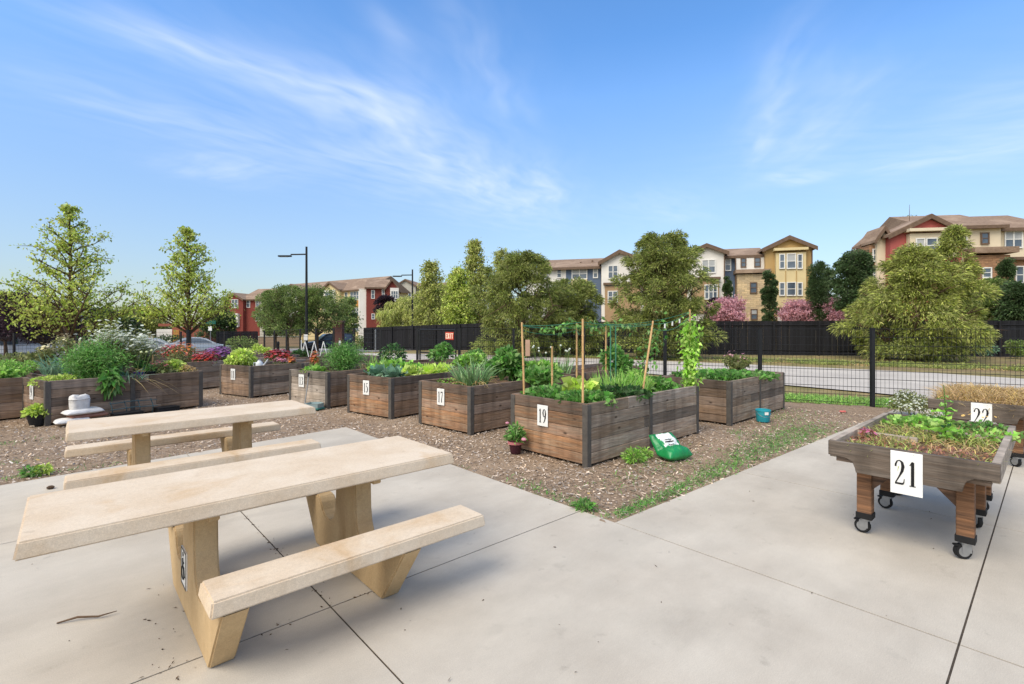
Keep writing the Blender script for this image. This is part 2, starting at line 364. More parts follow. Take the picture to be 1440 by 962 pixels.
# concrete patio: separate slabs with open joints over a dirt bed
def slab_poly(mb, pts):
    c = Vector((sum(p[0] for p in pts) / len(pts), sum(p[1] for p in pts) / len(pts)))
    pr = [(p[0], p[1]) for p in pts]
    mb.prism(pr, -.16, 0.0, 'z')
def patio():
    mb = MB(); g = .0045; e = lambda X: 7.33 - (3.19 - X) * .13
    XL = [-7.3, -5.2, -3.12, -1.04, 1.062, 3.178]
    YL = [-3.9, -1.8, .31, 2.65, 4.98]
    for i in range(5):
        x0, x1 = XL[i] + g, XL[i + 1] - g
        for j in range(4): slab_poly(mb, [(x0, YL[j] + g), (x1, YL[j] + g), (x1, YL[j + 1] - g), (x0, YL[j + 1] - g)])
        slab_poly(mb, [(x0, 4.98 + g), (x1, 4.98 + g), (x1, e(x1)), (x0, e(x0))])
    XR = [3.178, 5.284, 7.39, 9.5, 11.6, 13.7]; r = lambda X: 2.31 - (X - 3.19) * .035
    for i in range(5):
        x0, x1 = XR[i] + g, XR[i + 1] - g
        for j in range(2): slab_poly(mb, [(x0, YL[j] + g), (x1, YL[j] + g), (x1, YL[j + 1] - g), (x0, YL[j + 1] - g)])
        slab_poly(mb, [(x0, .31 + g), (x1, .31 + g), (x1, r(x1)), (x0, r(x0))])
    o = mb.build('pavement', M_CONC); o.rotation_euler = (0, 0, GROT); o['kind'] = 'structure'
    b = MB().box(-7.3, 3.17, -3.9, 6.0, -.2, -.0030).box(3.17, 13.7, -3.9, 1.9, -.2, -.0034)
    o = b.build('pavement_bed', M_GAP); o.rotation_euler = (0, 0, GROT); o['kind'] = 'structure'
patio()
def strip(name, left, right, m, dz, n=40, kind='structure'):
    def samp(pl, n):
        pl = np.array(pl, float); d = np.r_[0, np.cumsum(np.hypot(*np.diff(pl, axis=0).T))]; t = np.linspace(0, d[-1], n)
        return np.stack([np.interp(t, d, pl[:, 0]), np.interp(t, d, pl[:, 1])], -1)
    a, b = samp(left, n), samp(right, n); K = 7; V = []; F = []
    for i in range(n):
        for k in range(K):
            p = a[i] * (1 - k / (K - 1)) + b[i] * k / (K - 1); V.append((p[0], p[1], terr(*p) + dz))
    for i in range(n - 1):
        for k in range(K - 1): q = i * K + k; F.append((q, q + 1, q + K + 1, q + K))
    o = link(name, np_mesh(name, np.array(V), np.array(F)), m); o['kind'] = kind; return o
strip('driveway', [(26, 3), (18, 11), (15.6, 15), (14.2, 17.5), (8.9, 21.9), (7, 23.3), (3, 25.6), (-8, 32), (-12, 36)],
      [(17, -1), (11, 8), (8.66, 11.7), (7.4, 13.4), (3, 18.6), (-1, 21), (-4, 23), (-10, 29.5), (-14, 33)], M_PATH, -.012)
strip('street', [(-80, 16), (-34, 25), (-20, 32), (-13, 36), (-4, 42), (6, 52)], [(-80, 46), (-42, 54), (-26, 57), (-17, 60), (-9, 64), (0, 70)], M_ASPH, -.02)
strip('pavement_verge', [(-60, 14.0), (-34, 18.6), (-21, 25.2), (-14, 30.0)], [(-60, 13.2), (-34, 17.6), (-21, 24.0), (-14, 29.0)], M_PATH, -.01)

# ------------------------------------------------------------------ foliage tools
def unit(a): return a / np.maximum(np.linalg.norm(a, axis=1, keepdims=True), 1e-9)
def leaf_geo(P, D, L, W, droop=.15):
    """pointed folded leaves: base, two sides, tip. P,D (n,3); L,W scalar or (n,)"""
    n = len(P); L = np.broadcast_to(L, n)[:, None]; W = np.broadcast_to(W, n)[:, None]
    D = unit(D); R = RNG.normal(size=(n, 3)); S = unit(np.cross(D, R)); Nn = np.cross(S, D)
    Nn *= np.sign(Nn[:, 2:3] + 1e-6)
    mid = P + D * L * .45 + Nn * L * .08
    tip = P + D * L - np.array([0, 0, 1]) * L * droop
    V = np.stack([P, mid + S * W / 2, tip, mid - S * W / 2], 1).reshape(-1, 3)
    return V, np.arange(4 * n).reshape(n, 4)
def blade_geo(P, D, L, W, bend=.4, seg=4, fold=0.0):
    """long narrow blades that arch over. bend: how far the tip falls"""
    n = len(P); L = np.broadcast_to(L, n)[:, None]; W = np.broadcast_to(W, n)[:, None]; bend = np.broadcast_to(bend, n)[:, None]
    D = unit(D); H = D.copy(); H[:, 2] = 0; H = H + RNG.normal(0, .15, (n, 3)) * [1, 1, 0]; H = unit(H)
    S = unit(np.cross(D, np.array([0, 0, 1.0]) + RNG.normal(0, .2, (n, 3))))
    rows = []
    for k in range(seg + 1):
        t = k / seg
        c = P + D * L * t + (H * .55 - np.array([0, 0, 1]) * .8) * L * bend * t ** 2.2
        w = W * (.75 + .25 * min(1, t * 4)) * (1 - t ** 2.5) + W * .02
        rows += [c - S * w / 2, c + S * w / 2]
    V = np.stack(rows, 1).reshape(-1, 3); st = 2 * (seg + 1)
    b = (np.arange(n) * st)[:, None]
    F = np.concatenate([b + np.array([[2 * k, 2 * k + 1, 2 * k + 3, 2 * k + 2]]) for k in range(seg)], 0)
    return V, F
def join(parts):
    Vs, Fs, o = [], [], 0
    for V, F in parts: Vs.append(V); Fs.append(F + o); o += len(V)
    return np.concatenate(Vs), np.concatenate(Fs)
def ball(n, r=(1, 1, 1), shell=.5):
    d = unit(RNG.normal(size=(n, 3))); rr = (shell + (1 - shell) * RNG.random((n, 1)) ** .6)
    return d * rr * np.array(r), d
def disc_geo(P, Nn, R, k=6, cup=.15):
    """small flower discs (k-gons)"""
    n = len(P); Nn = unit(Nn); A = unit(np.cross(Nn, RNG.normal(size=(n, 3)))); B = np.cross(Nn, A); R = np.broadcast_to(R, n)[:, None]
    rows = [P + R * (math.cos(t) * A + math.sin(t) * B) + Nn * R * cup for t in [2 * math.pi * i / k for i in range(k)]]
    return np.stack(rows, 1).reshape(-1, 3), np.arange(n * k).reshape(n, k)
def geo(name, VF, m, parent=None): return link(name, np_mesh(name, *VF), m, parent)

def tree(name, label, loc, H, base, prof, bark, leaf, style='open', n_limb=26, dens=1.0, leafL=.14, leafW=.07, R=3.0, r0=.13,
         group=None, lean=0.0, clump=.5, droop=.2, seed=0, up=.55, cat='tree', lump=.28):
    """a tapered trunk with limbs and twigs, and a crown of leaves gathered round the twigs.
    H height, base where the crown starts, prof(t) relative crown radius at t in 0..1"""
    rs = np.random.default_rng(seed + 100); root = thing(name, label, cat, loc, 0, group)
    tb = MB(); n = 12; ph = rs.random() * 6; tr = []
    topk = H * (.97 if style == 'open' else .72)
    for i in range(n + 1):
        t = i / n; tr.append(Vector((lean * t * H * .1 + .06 * R * math.sin(3 * t + ph) * t, .05 * R * math.cos(4 * t + ph) * t, topk * t)))
    tb.tube(tr, [r0 * (1 - .9 * i / n) * (1.35 if i == 0 else 1) + .008 for i in range(n + 1)], 7)
    def at(z):
        k = min(n - 1, max(0, int(z / topk * n))); f = z / topk * n - k; return tr[k].lerp(tr[k + 1], min(1, f))
    tips = []
    for i in range(n_limb):
        t = (i + rs.random()) / n_limb
        if style == 'open': t = t ** 1.15
        zt = base + (H - base) * t; ln = R * prof(t) * (.72 + .45 * rs.random())
        a = i * 2.4 + rs.random() * .8; rise = ln * (up + .35 * rs.random())
        z0 = max(base * .75, min(topk * .96, zt - rise * .8)); p0 = at(z0)
        end = Vector((p0.x + math.cos(a) * ln, p0.y + math.sin(a) * ln, z0 + rise))
        pts = [p0]; ctrl = p0.lerp(end, .5) + Vector((0, 0, -.08 * ln if style == 'dense' else .04 * ln))
        for k in range(1, 6):
            s = k / 5; pts.append((1 - s) ** 2 * p0 + 2 * s * (1 - s) * ctrl + s * s * end + Vector(rs.normal(0, .03 * ln, 3)) * s)
        rr = r0 * .42 * (1 - t * .6)
        tb.tube(pts, [rr * (1 - .85 * k / 5) + .006 for k in range(6)], 5)
        for j in range(7 if style == 'open' else 5):
            s = .25 + .75 * rs.random(); k = int(s * 5 * .999); q = pts[k].lerp(pts[k + 1], s * 5 - k)
            d = (end - p0).normalized() * .5 + Vector(rs.normal(0, .55, 3)) + Vector((0, 0, .25)); d.normalize()
            l2 = ln * (.18 + .25 * rs.random()) + .15; e2 = q + d * l2
            tb.tube([q, q.lerp(e2, .5) + Vector(rs.normal(0, .04, 3)), e2], [rr * .35 + .004, rr * .22 + .003, .003], 4, False)
            tips += [(q.lerp(e2, .45), l2), (e2, l2)]
        tips.append((end, ln * .3))
    tb.build('trunk', bark, root, smooth=True)
    parts = []
    if style == 'open':
        for (p, l) in tips:
            k = int(rs.poisson(34 * dens * (.18 + .95 * min(1.2, l / (.3 * R)))))
            if k < 1: continue
            sp = clump * (.55 + .6 * rs.random()) * (.45 + .6 * min(1, l / (.3 * R)))
            pos = np.array(p) + rs.normal(0, 1, (k, 3)) * [sp, sp, sp * .62]
            dr = rs.normal(0, 1, (k, 3)) + [0, 0, -.3]
            parts.append(leaf_geo(pos, dr, leafL * (.6 + .8 * rs.random(k)), leafW * (.6 + .8 * rs.random(k)), droop))
    else:
        # boughs of foliage: uneven lobes, each a spray of leaves thrown outward from its own stem
        nb = int(95 * dens)
        for i in range(nb):
            t = rs.random() ** .9; zt = base + (H - base) * t; a = rs.random() * 6.283
            rad = R * prof(t) * (1 - lump + 2 * lump * rs.random() ** 1.3) * (rs.random() ** .42)
            c = np.array([math.cos(a) * rad + lean * t * H * .1, math.sin(a) * rad, zt])
            out = np.array([math.cos(a), math.sin(a), .35 + .9 * (t - .35)])
            sz = clump * (.6 + .9 * rs.random()); k = int(230 * (.5 + rs.random()))
            d = unit(rs.normal(0, 1, (k, 3)) + out * .8); rr = rs.random((k, 1)) ** .5
            pos = c + d * rr * sz * np.array([1, 1, .7])
            dr = d * .9 + out * .5 + rs.normal(0, .35, (k, 3)) + [0, 0, -droop]
            parts.append(leaf_geo(pos, dr, leafL * (.6 + .8 * rs.random(k)), leafW * (.7 + .6 * rs.random(k)), droop))
    geo('crown', join(parts), leaf, root)
    return root
# ------------------------------------------------------------------ garden plants
L_GREEN = leafmat('leaf_green', C(104, 150, 58), C(70, 118, 42))
L_BRIGHT = leafmat('leaf_bright', C(140, 180, 62), C(104, 152, 50))
L_DARK = leafmat('leaf_dark', C(66, 100, 48), C(44, 76, 36))
L_BLUE = leafmat('leaf_bluegreen', C(112, 146, 112), C(80, 118, 92))
L_YEL = leafmat('leaf_yellowgreen', C(178, 196, 72), C(148, 172, 60))
L_OLIVE = leafmat('leaf_olive', C(128, 132, 74), C(98, 106, 56))
L_STRAW = leafmat('leaf_straw', C(214, 184, 116), C(188, 152, 88), ihue=.015)
L_RUST = leafmat('leaf_rust', C(168, 116, 88), C(138, 92, 66), ihue=.02)
F_WHITE = leafmat('petal_white', C(236, 240, 228), C(216, 224, 204), island=.12, ihue=0, sat=.1)
F_RED = leafmat('petal_red', C(190, 36, 50), C(150, 24, 40), island=.35, ihue=.015)
F_PURP = leafmat('petal_purple', C(140, 76, 140), C(112, 60, 120), island=.35)
F_PINK = leafmat('petal_pink', C(222, 140, 160), C(196, 104, 132), island=.3)
F_ORANGE = leafmat('petal_orange', C(222, 122, 44), C(200, 100, 36), island=.3)
F_YELLOW = leafmat('petal_yellow', C(238, 196, 40), C(226, 176, 30), island=.2)

def stems_geo(n, base_r, top, spread, r=.006):
    mb = MB()
    for i in range(n):
        a = random.random() * 6.28; q = random.random() ** .5
        p = Vector((math.cos(a) * base_r * q, math.sin(a) * base_r * q, -.03)); e = Vector((math.cos(a) * spread * q, math.sin(a) * spread * q, top * random.uniform(.7, 1)))
        mid = p.lerp(e, .5) + Vector((random.uniform(-.03, .03), random.uniform(-.03, .03), top * .08)); mb.tube([p, mid, e], [r, r * .8, r * .4], 5, False)
    return mb
def bush(label, loc, r, n, L, W, m, name='leafy_plant', cat='plant', fl=None, shell=.3, up=.35, stems=10, group=None, droop=.2, flat=.15, lumps=0, loc_k=.38):
    t = thing(name, label, cat, loc, 0, group); r = np.array(r)
    if lumps:
        cs = ball(lumps, (1, 1, 1), .45)[0]; cs[:, 2] = np.abs(cs[:, 2]) * 1.3 - .35
        k = RNG.integers(0, lumps, n); q, d = ball(n, (1, 1, 1), .2); u = cs[k] * .72 + q * loc_k; d = unit(d + cs[k] * .6)
    else: u, d = ball(n, (1, 1, 1), shell)
    u[:, 2] = np.clip(u[:, 2], -1 + flat, None); P = u * r + [0, 0, r[2] * (1 - flat)]
    D = d * .8 + RNG.normal(0, .45, (n, 3)) + [0, 0, up]
    stems_geo(stems, r[0] * .35, r[2] * 1.5, r[0] * .75).build('stems', M_STEM, t)
    geo('foliage', leaf_geo(P, D, L * (.6 + .8 * RNG.random(n)), W * (.6 + .8 * RNG.random(n)), droop), m, t)
    if fl:
        fm, fn, fr = fl[:3]; top = fl[3] if len(fl) > 3 else .1
        k = RNG.choice(n, fn * 3); k = k[np.argsort(-(P[k, 2] + RNG.normal(0, r[2] * .5, len(k)) + np.linalg.norm(u[k][:, :2], axis=1) * r[2] * .5))][:fn]
        Pf = P[k] * 1.04 + [0, 0, top]
        Nf = unit(d[k] * .6 + [0, 0, .8]); Rf = fr * (.6 + .8 * RNG.random(fn))
        if fn <= 45:
            for q in range(fn): geo('flower', disc_geo(Pf[q:q + 1], Nf[q:q + 1], Rf[q:q + 1]), fm, t)
        else: geo('flowers', disc_geo(Pf, Nf, Rf), fm, t)['kind'] = 'stuff'
    return t
def blades(label, loc, n, spread, L, W, m, bend=.35, tilt=.35, name='leek_clump', cat='plant', fl=None, group=None, sx=1.0, dead=None):
    t = thing(name, label, cat, loc, 0, group)
    def some(n):
        a = RNG.random(n) * 6.283; q = RNG.random(n) ** .5 * spread
        P = np.stack([np.cos(a) * q * sx, np.sin(a) * q, np.full(n, -.02)], -1); ti = tilt * (.3 + RNG.random(n))
        a2 = a + RNG.normal(0, .7, n); return P, np.stack([np.cos(a2) * ti, np.sin(a2) * ti, np.ones(n)], -1)
    P, D = some(n); Ls = L * (.55 + .55 * RNG.random(n))
    geo('blades', blade_geo(P, D, Ls, W * (.7 + .5 * RNG.random(n)), bend * (.3 + 1.2 * RNG.random(n))), m, t)
    if dead:
        P, D = some(dead); geo('withered_blades', blade_geo(P, D * [1.6, 1.6, 1], L * .8, W * .8, bend * 2.2), L_STRAW, t)
    if fl:
        fm, fn, fr = fl; P, D = some(fn); D = unit(D * [.6, .6, 1]); Lf = L * (1.0 + .25 * RNG.random(fn)); mb = MB(); hb = MB()
        for p, d, l in zip(P, D, Lf):
            e = Vector(p) + Vector(d) * l; mb.tube([p, e], [.006, .005], 5, False)
            hb = MB(); hb.lathe([(.002, -fr), (fr * .75, -fr * .6), (fr, 0), (fr * .75, fr * .6), (.002, fr)], 8, e); hb.build('flower_head', fm, t)
        mb.build('flower_stalks', M_STEM, t)
    return t
def leafpatch(mb, base, yaw, tilt, L, W, curl=.7, n=5):
    V = []; c, s = math.cos(yaw), math.sin(yaw); rip = random.random() * 6
    for i in range(n + 1):
        t = i / n; an = tilt + curl * t; 
        d = sum(math.cos(tilt + curl * (k + .5) / n) for k in range(i)) * L / n; z = sum(math.sin(tilt + curl * (k + .5) / n) for k in range(i)) * L / n
        w = W * (math.sin(math.pi * min(1, .12 + .86 * t ** .8)) ** .6)
        for j in (-2, -1, 0, 1, 2):
            y = j / 2 * w * .5; zz = z + abs(j) * .012 * L / .2 + math.sin(t * 9 + j * 2 + rip) * .012 * abs(j) * L / .2
            V.append((base[0] + c * d - s * y, base[1] + s * d + c * y, base[2] + zz))
    F = [(i * 5 + j, i * 5 + j + 1, i * 5 + j + 6, i * 5 + j + 5) for i in range(n) for j in range(4)]
    mb.add(V, F)
def rosette(label, loc, R, m, leaves=14, name='cabbage', group=None, tall=1.0):
    t = thing(name, label, 'cabbage', loc, random.random() * 6, group); mb = MB(); y = 0
    for i in range(leaves):
        f = i / leaves; y += 2.4
        leafpatch(mb, (0.02 * math.cos(y), .02 * math.sin(y), .02 + .05 * f), y, .2 * tall + .9 * f * tall, R * (1.15 - .45 * f), R * (.95 - .3 * f), -.5 + 1.2 * f)
    o = mb.build('leaves', m, t, smooth=True); MB().tube([(0, 0, -.04), (0, 0, .08)], [.022, .018], 8).build('stem', M_STEM, t); return t
def feather(label, loc, r, n, m, name='feathery_plant', stems=40, fl=None, leafL=.05, group=None):
    """fine ferny foliage: many tiny needles along arching stems"""
    t = thing(name, label, 'plant', loc, 0, group); mb = MB(); Ps = []; Ds = []
    for i in range(stems):
        a = random.random() * 6.28; q = random.random() ** .6; e = Vector((math.cos(a) * r[0] * q, math.sin(a) * r[1] * q, r[2] * 2 * (1 - .45 * q * q) * random.uniform(.7, 1.0)))
        c = Vector((e.x * .35, e.y * .35, e.z * .75)); pts = [(c * (2 * s * (1 - s)) + e * s * s) for s in (0, .25, .5, .75, 1)]
        mb.tube(pts, [.006, .005, .004, .003, .002], 4, False); k = n // stems; s = RNG.random(k) * .85 + .15
        p = np.array([c * (2 * x * (1 - x)) + e * x * x for x in s]) + RNG.normal(0, .045, (k, 3)) * r[0] / .3
        Ps.append(p); Ds.append(RNG.normal(0, .7, (k, 3)) + np.array(e.normalized()) * .9)
    mb.build('stems', M_STEM, t); P, D = np.concatenate(Ps), np.concatenate(Ds); n = len(P)
    geo('foliage', leaf_geo(P, D, leafL * (.5 + RNG.random(n)), leafL * .22, .2), m, t)
    if fl:
        fm, fn, fr = fl; k = np.argsort(-(P[:, 2] + RNG.normal(0, .12 * r[2], n) + .25 * np.hypot(P[:, 0], P[:, 1])))[:fn * 4]; k = RNG.choice(k, fn)
        geo('umbels', disc_geo(P[k] + [0, 0, .04], RNG.normal(0, .35, (fn, 3)) + [0, 0, 1], fr * (.5 + RNG.random(fn)), 7, .1), fm, t)['kind'] = 'stuff'
    return t
# ------------------------------------------------------------------ buildings
def stucco(name, a, b=None, **k): return mk(name, a, b or tuple(x * .9 for x in a[:3]) + (1,), .6, rough=.9, bump=.08, bscale=20, **k)
W_WHITE = stucco('stucco_white', C(222, 218, 210)); W_CREAM = stucco('stucco_cream', C(216, 202, 174)); W_BLUE = stucco('stucco_slate', C(92, 106, 126))
W_GOLD = stucco('stucco_ochre', C(180, 150, 100)); W_YEL = stucco('stucco_yellow', C(212, 194, 148)); W_RED = stucco('stucco_red', C(122, 60, 52)); W_ROSE = stucco('stucco_rose', C(172, 92, 86))
W_TAN = stucco('stucco_tan', C(164, 136, 104)); W_ORANGE = stucco('panel_orange', C(176, 128, 70)); W_GREY = stucco('stucco_grey', C(176, 172, 160)); W_BRICK = stucco('brick_red', C(142, 84, 68)); W_DOOR = stucco('door_red', C(140, 40, 40))
def stone(name, a, b):
    m = mk(name, a, b, 5, stretch=(.6, .6, 3), rough=.9, bump=.5, bscale=9); nt = m.node_tree; N = nt.nodes; L = nt.links; P = N['Principled BSDF']
    src = P.inputs['Base Color'].links[0].from_socket; tc = N.new('ShaderNodeTexCoord'); sp_ = N.new('ShaderNodeSeparateXYZ'); L.new(tc.outputs['Object'], sp_.inputs[0])
    cb = N.new('ShaderNodeCombineXYZ'); L.new(sp_.outputs[0], cb.inputs[0]); L.new(sp_.outputs[2], cb.inputs[1]); br = N.new('ShaderNodeTexBrick'); L.new(cb.outputs[0], br.inputs['Vector'])
    br.inputs['Scale'].default_value = 1.0; br.inputs['Brick Width'].default_value = .55; br.inputs['Row Height'].default_value = .2; br.inputs['Mortar Size'].default_value = .012
    br.inputs['Color1'].default_value = (1.12, 1.08, 1.0, 1); br.inputs['Color2'].default_value = (.78, .78, .8, 1); br.inputs['Mortar'].default_value = (.6, .58, .55, 1)
    x = N.new('ShaderNodeMix'); x.data_type = 'RGBA'; x.blend_type = 'MULTIPLY'; x.inputs['Factor'].default_value = 1; L.new(src, x.inputs['A']); L.new(br.outputs['Color'], x.inputs['B']); L.new(x.outputs['Result'], P.inputs['Base Color']); return m
W_STONE = stone('ledge_stone', C(210, 190, 154), C(188, 166, 132)); W_STONEB = stone('brown_stone', C(170, 132, 100), C(138, 106, 82))
M_EAVE = mk('eave_brown', C(112, 92, 76), C(96, 78, 64), 4, rough=.8)
class Bldg:
    def __init__(s, name, label, x0, y0, deg, depth=9):
        s.x0, s.y0, s.th, s.dep = x0, y0, R_(deg), depth; s.gz = terr(x0, y0) - .1
        s.t = thing(name, label, 'building', (x0, y0, s.gz), s.th, 'three-storey townhouses'); s.n = 0
    def X(s, u): k = (u - 720) / 690; return (k * s.y0 - s.x0) / (math.cos(s.th) - k * math.sin(s.th))
    def Z(s, u, v, f=0): return HV(v, s.y0 + s.X(u) * math.sin(s.th) - f) - s.gz
    def wall(s, u0, u1, v0, m, f=0.0, v1=None, depth=None, name='wall'):
        x0, x1 = s.X(u0), s.X(u1); um = (u0 + u1) / 2; z1 = s.Z(um, v0, f); z0 = -.5 if v1 is None else s.Z(um, v1, f)
        s.n += 1; e = .004 * (s.n % 7)
        MB().box(x0, x1, -f - e, (depth or s.dep) - f, z0, z1 + e).build(name, m, s.t); return s
    def gable(s, u0, u1, ve, va, m, f=0.0, over=.35, depth=None, ua=None):
        """a gable-fronted block: wall plus a two-slope tiled roof running back from the front"""
        x0, x1 = s.X(u0), s.X(u1); um = (u0 + u1) / 2; ze, za = s.Z(um, ve, f), s.Z(um, va, f); xa = s.X(ua) if ua else (x0 + x1) / 2; d = depth or s.dep; s.n += 1; e = .004 * (s.n % 7)
        MB().prism([(x0, -.5), (x1, -.5), (x1, ze), (xa, za - .12), (x0, ze)], -f - e, d - f, 'y').build('wall', m, s.t)
        sl0 = (za - ze) / (xa - x0); sl1 = (za - ze) / (x1 - xa); T = .22
        p = [(x0 - over, ze - over * sl0), (xa, za), (x1 + over, ze - over * sl1), (x1 + over, ze - over * sl1 + T), (xa, za + T), (x0 - over, ze - over * sl0 + T)]
        r = MB().prism(p, -f - .4, d - f, 'y').build('roof', M_ROOF, s.t)
        q = [(a, b - .16 if i < 3 else b - T + .0) for i, (a, b) in enumerate(p)]
        MB().prism([(p[0][0], p[0][1] - .2), (xa, za - .2), (p[2][0], p[2][1] - .2), (p[2][0], p[2][1] + T * .9), (xa, za + T * .9), (p[0][0], p[0][1] + T * .9)], -f - .46, -f - .405, 'y').build('barge_board', M_EAVE, r); return s
    def roof(s, u0, u1, ve, rise, f=0.0, run=5.0, over=.5, name='roof'):
        """slope along the front: eave at ve, rising backwards, then falling again"""
        x0, x1 = s.X(u0), s.X(u1); um = (u0 + u1) / 2; z = s.Z(um, ve, f); s.n += 1; e = .004 * (s.n % 7)
        MB().prism([(-f - over, z + e), (-f + run, z + rise), (-f + 2 * run, z), (-f + 2 * run, z - .2), (-f - over, z - .2)], x0, x1, 'x').build(name, M_ROOF, s.t)
        MB().box(x0, x1, -f - over - .07, -f - over - .003, z - .24, z + .03).build('eave', M_EAVE, s.t); return s
    def ledge(s, u0, u1, v0, v1, f, m=None):
        x0, x1 = s.X(u0), s.X(u1); um = (u0 + u1) / 2; MB().box(x0, x1, -f, .5, s.Z(um, v1), s.Z(um, v0)).build('ledge', m or M_EAVE, s.t); return s
    def win(s, u0, u1, v0, v1, f=0.0, cols=1, blind=False, fr=None, rail=True):
        x0, x1 = s.X(u0), s.X(u1); um = (u0 + u1) / 2; z0, z1 = s.Z(um, v1, f), s.Z(um, v0, f); w = .09; y = -f - .035; mb = MB()
        mb.box(x0, x1, y - .07, y + .03, z0 - .02, z0 + w).box(x0, x1, y - .06, y + .03, z1 - w, z1)
        for i in range(cols + 1):
            xm = x0 + (x1 - x0) * i / cols; a = max(x0, xm - w / 2) if i not in (0,) else x0; b = a + w
            if i == cols: a, b = x1 - w, x1
            mb.box(a, b, y - .058, y + .03, z0 + w, z1 - w)
        for i in range(cols):
            a = x0 + (x1 - x0) * i / cols + w; b = x0 + (x1 - x0) * (i + 1) / cols - w * .6
            if rail and z1 - z0 > .8: zm = (z0 + z1) / 2; mb.box(a, b, y - .045, y + .02, zm - .03, zm + .03)
        F = mb.build('window', fr or M_FRAME, s.t); zc = (z0 + z1) / 2
        MB().box(x0 + w * .5, x1 - w * .5, y - .015, y + .02, z0 + w * .5, zc if blind else z1 - w * .5).build('pane', M_GLASS, F)
        if blind: MB().box(x0 + w * .5, x1 - w * .5, y - .012, y + .02, zc + .002, z1 - w * .5).build('pane', M_BLIND, F)
        return s
def townhouses():
    y0 = 50 + 27 * math.sin(R_(15)); b = Bldg('townhouse_row', 'townhouse row in white, slate blue and ochre with a stone stair tower', U(765, y0), y0, -15)
    b.roof(755, 965, 375, 1.7, run=5).wall(740, 796, 377, W_WHITE).wall(796, 847, 376, W_BLUE, f=.02); b.wall(804, 826, 393, W_YEL, f=.3, v1=406, depth=.6)
    b.gable(847, 905, 368, 354, W_WHITE, f=1.2, ua=872).wall(905, 966, 372, W_TAN, f=.01)
    b.win(783, 790, 378, 391, cols=1).win(804, 826, 377.5, 393, f=.02, cols=2, blind=True).win(834, 841, 377, 391, f=.02, blind=True).win(856, 870, 373, 392, f=1.21, cols=2).win(856, 870, 409, 426, f=1.53, cols=2)
    b.ledge(850, 903, 399, 402, 1.75).wall(852, 901, 402, W_TAN, f=1.5, v1=470, depth=1.6); b.win(760, 772, 380, 393, cols=2).win(806, 824, 409, 424, f=.02, cols=2)
    b.gable(966, 1017, 356, 345.5, W_WHITE, f=1.2).win(985, 1004, 365, 384, f=1.21, cols=2, blind=True).ledge(969, 1010, 392, 395, 1.8).wall(971, 1008, 395, W_TAN, f=1.55, v1=440, depth=1.7).win(988, 1006, 400, 421, f=1.58, cols=3)
    b.wall(1017, 1036, 361, W_BLUE, f=.03).roof(1000, 1082, 360.5, 1.5, run=4.5).win(1019, 1028, 364, 381, f=.04, blind=True).win(1024, 1030, 400, 418, f=.04)
    b.wall(1033.5, 1075, 361, W_WHITE, f=.5).win(1040, 1048, 362.5, 376, f=.52, fr=M_EAVE).win(1059, 1068, 362, 375.5, f=.52, fr=M_EAVE); b.ledge(1031, 1079, 381, 386, 1.6, M_ROOF); b.wall(1034, 1077, 386, W_STONE, f=1.2, depth=3)
    b.win(1051, 1061, 397, 412.5, f=1.22, fr=M_EAVE).win(1052, 1061.5, 434.5, 449.5, f=1.22, fr=M_EAVE, blind=True)
    b.gable(1073, 1138, 349, 334.5, W_GOLD, f=1.0).wall(1086, 1127, 355, W_YEL, f=1.5, v1=432, depth=1.5).ledge(1083, 1129, 352, 355.5, 1.8, W_YEL)
    for v0, v1 in ((357, 378), (397, 416)):
        b.win(1090, 1098, v0, v1, f=1.53).win(1100, 1113, v0 - .5, v1, f=1.53, blind=(v0 < 360)).win(1114.5, 1122, v0, v1, f=1.53)
    for u in (1099, 1113.6): b.wall(u - .5, u + .5, 381, W_GOLD, f=1.56, v1=396, depth=.3, name='panel_joint')
    b.wall(1090, 1099, 437, W_WHITE, f=1.03, v1=458, depth=.3, name='door').wall(1100, 1108, 437, W_DOOR, f=1.03, v1=458, depth=.3, name='door')
    for u, v0, f in ((1016, 358, 1.22), (1033, 362, .52), (846, 376, .06), (1137, 351, 1.02)):
        x = b.X(u); MB().tube([(x, -f - .06, 0), (x, -f - .06, b.Z(u, v0, f))], .06, 6).build('downpipe', M_EAVE, b.t)
    for u, v in ((775, 371), (812, 368.5), (829, 366), (1049, 354)): b.wall(u, u + 2.2, v, M_EAVE, f=-2.2, v1=v + 6, depth=.4, name='roof_vent')
townhouses()
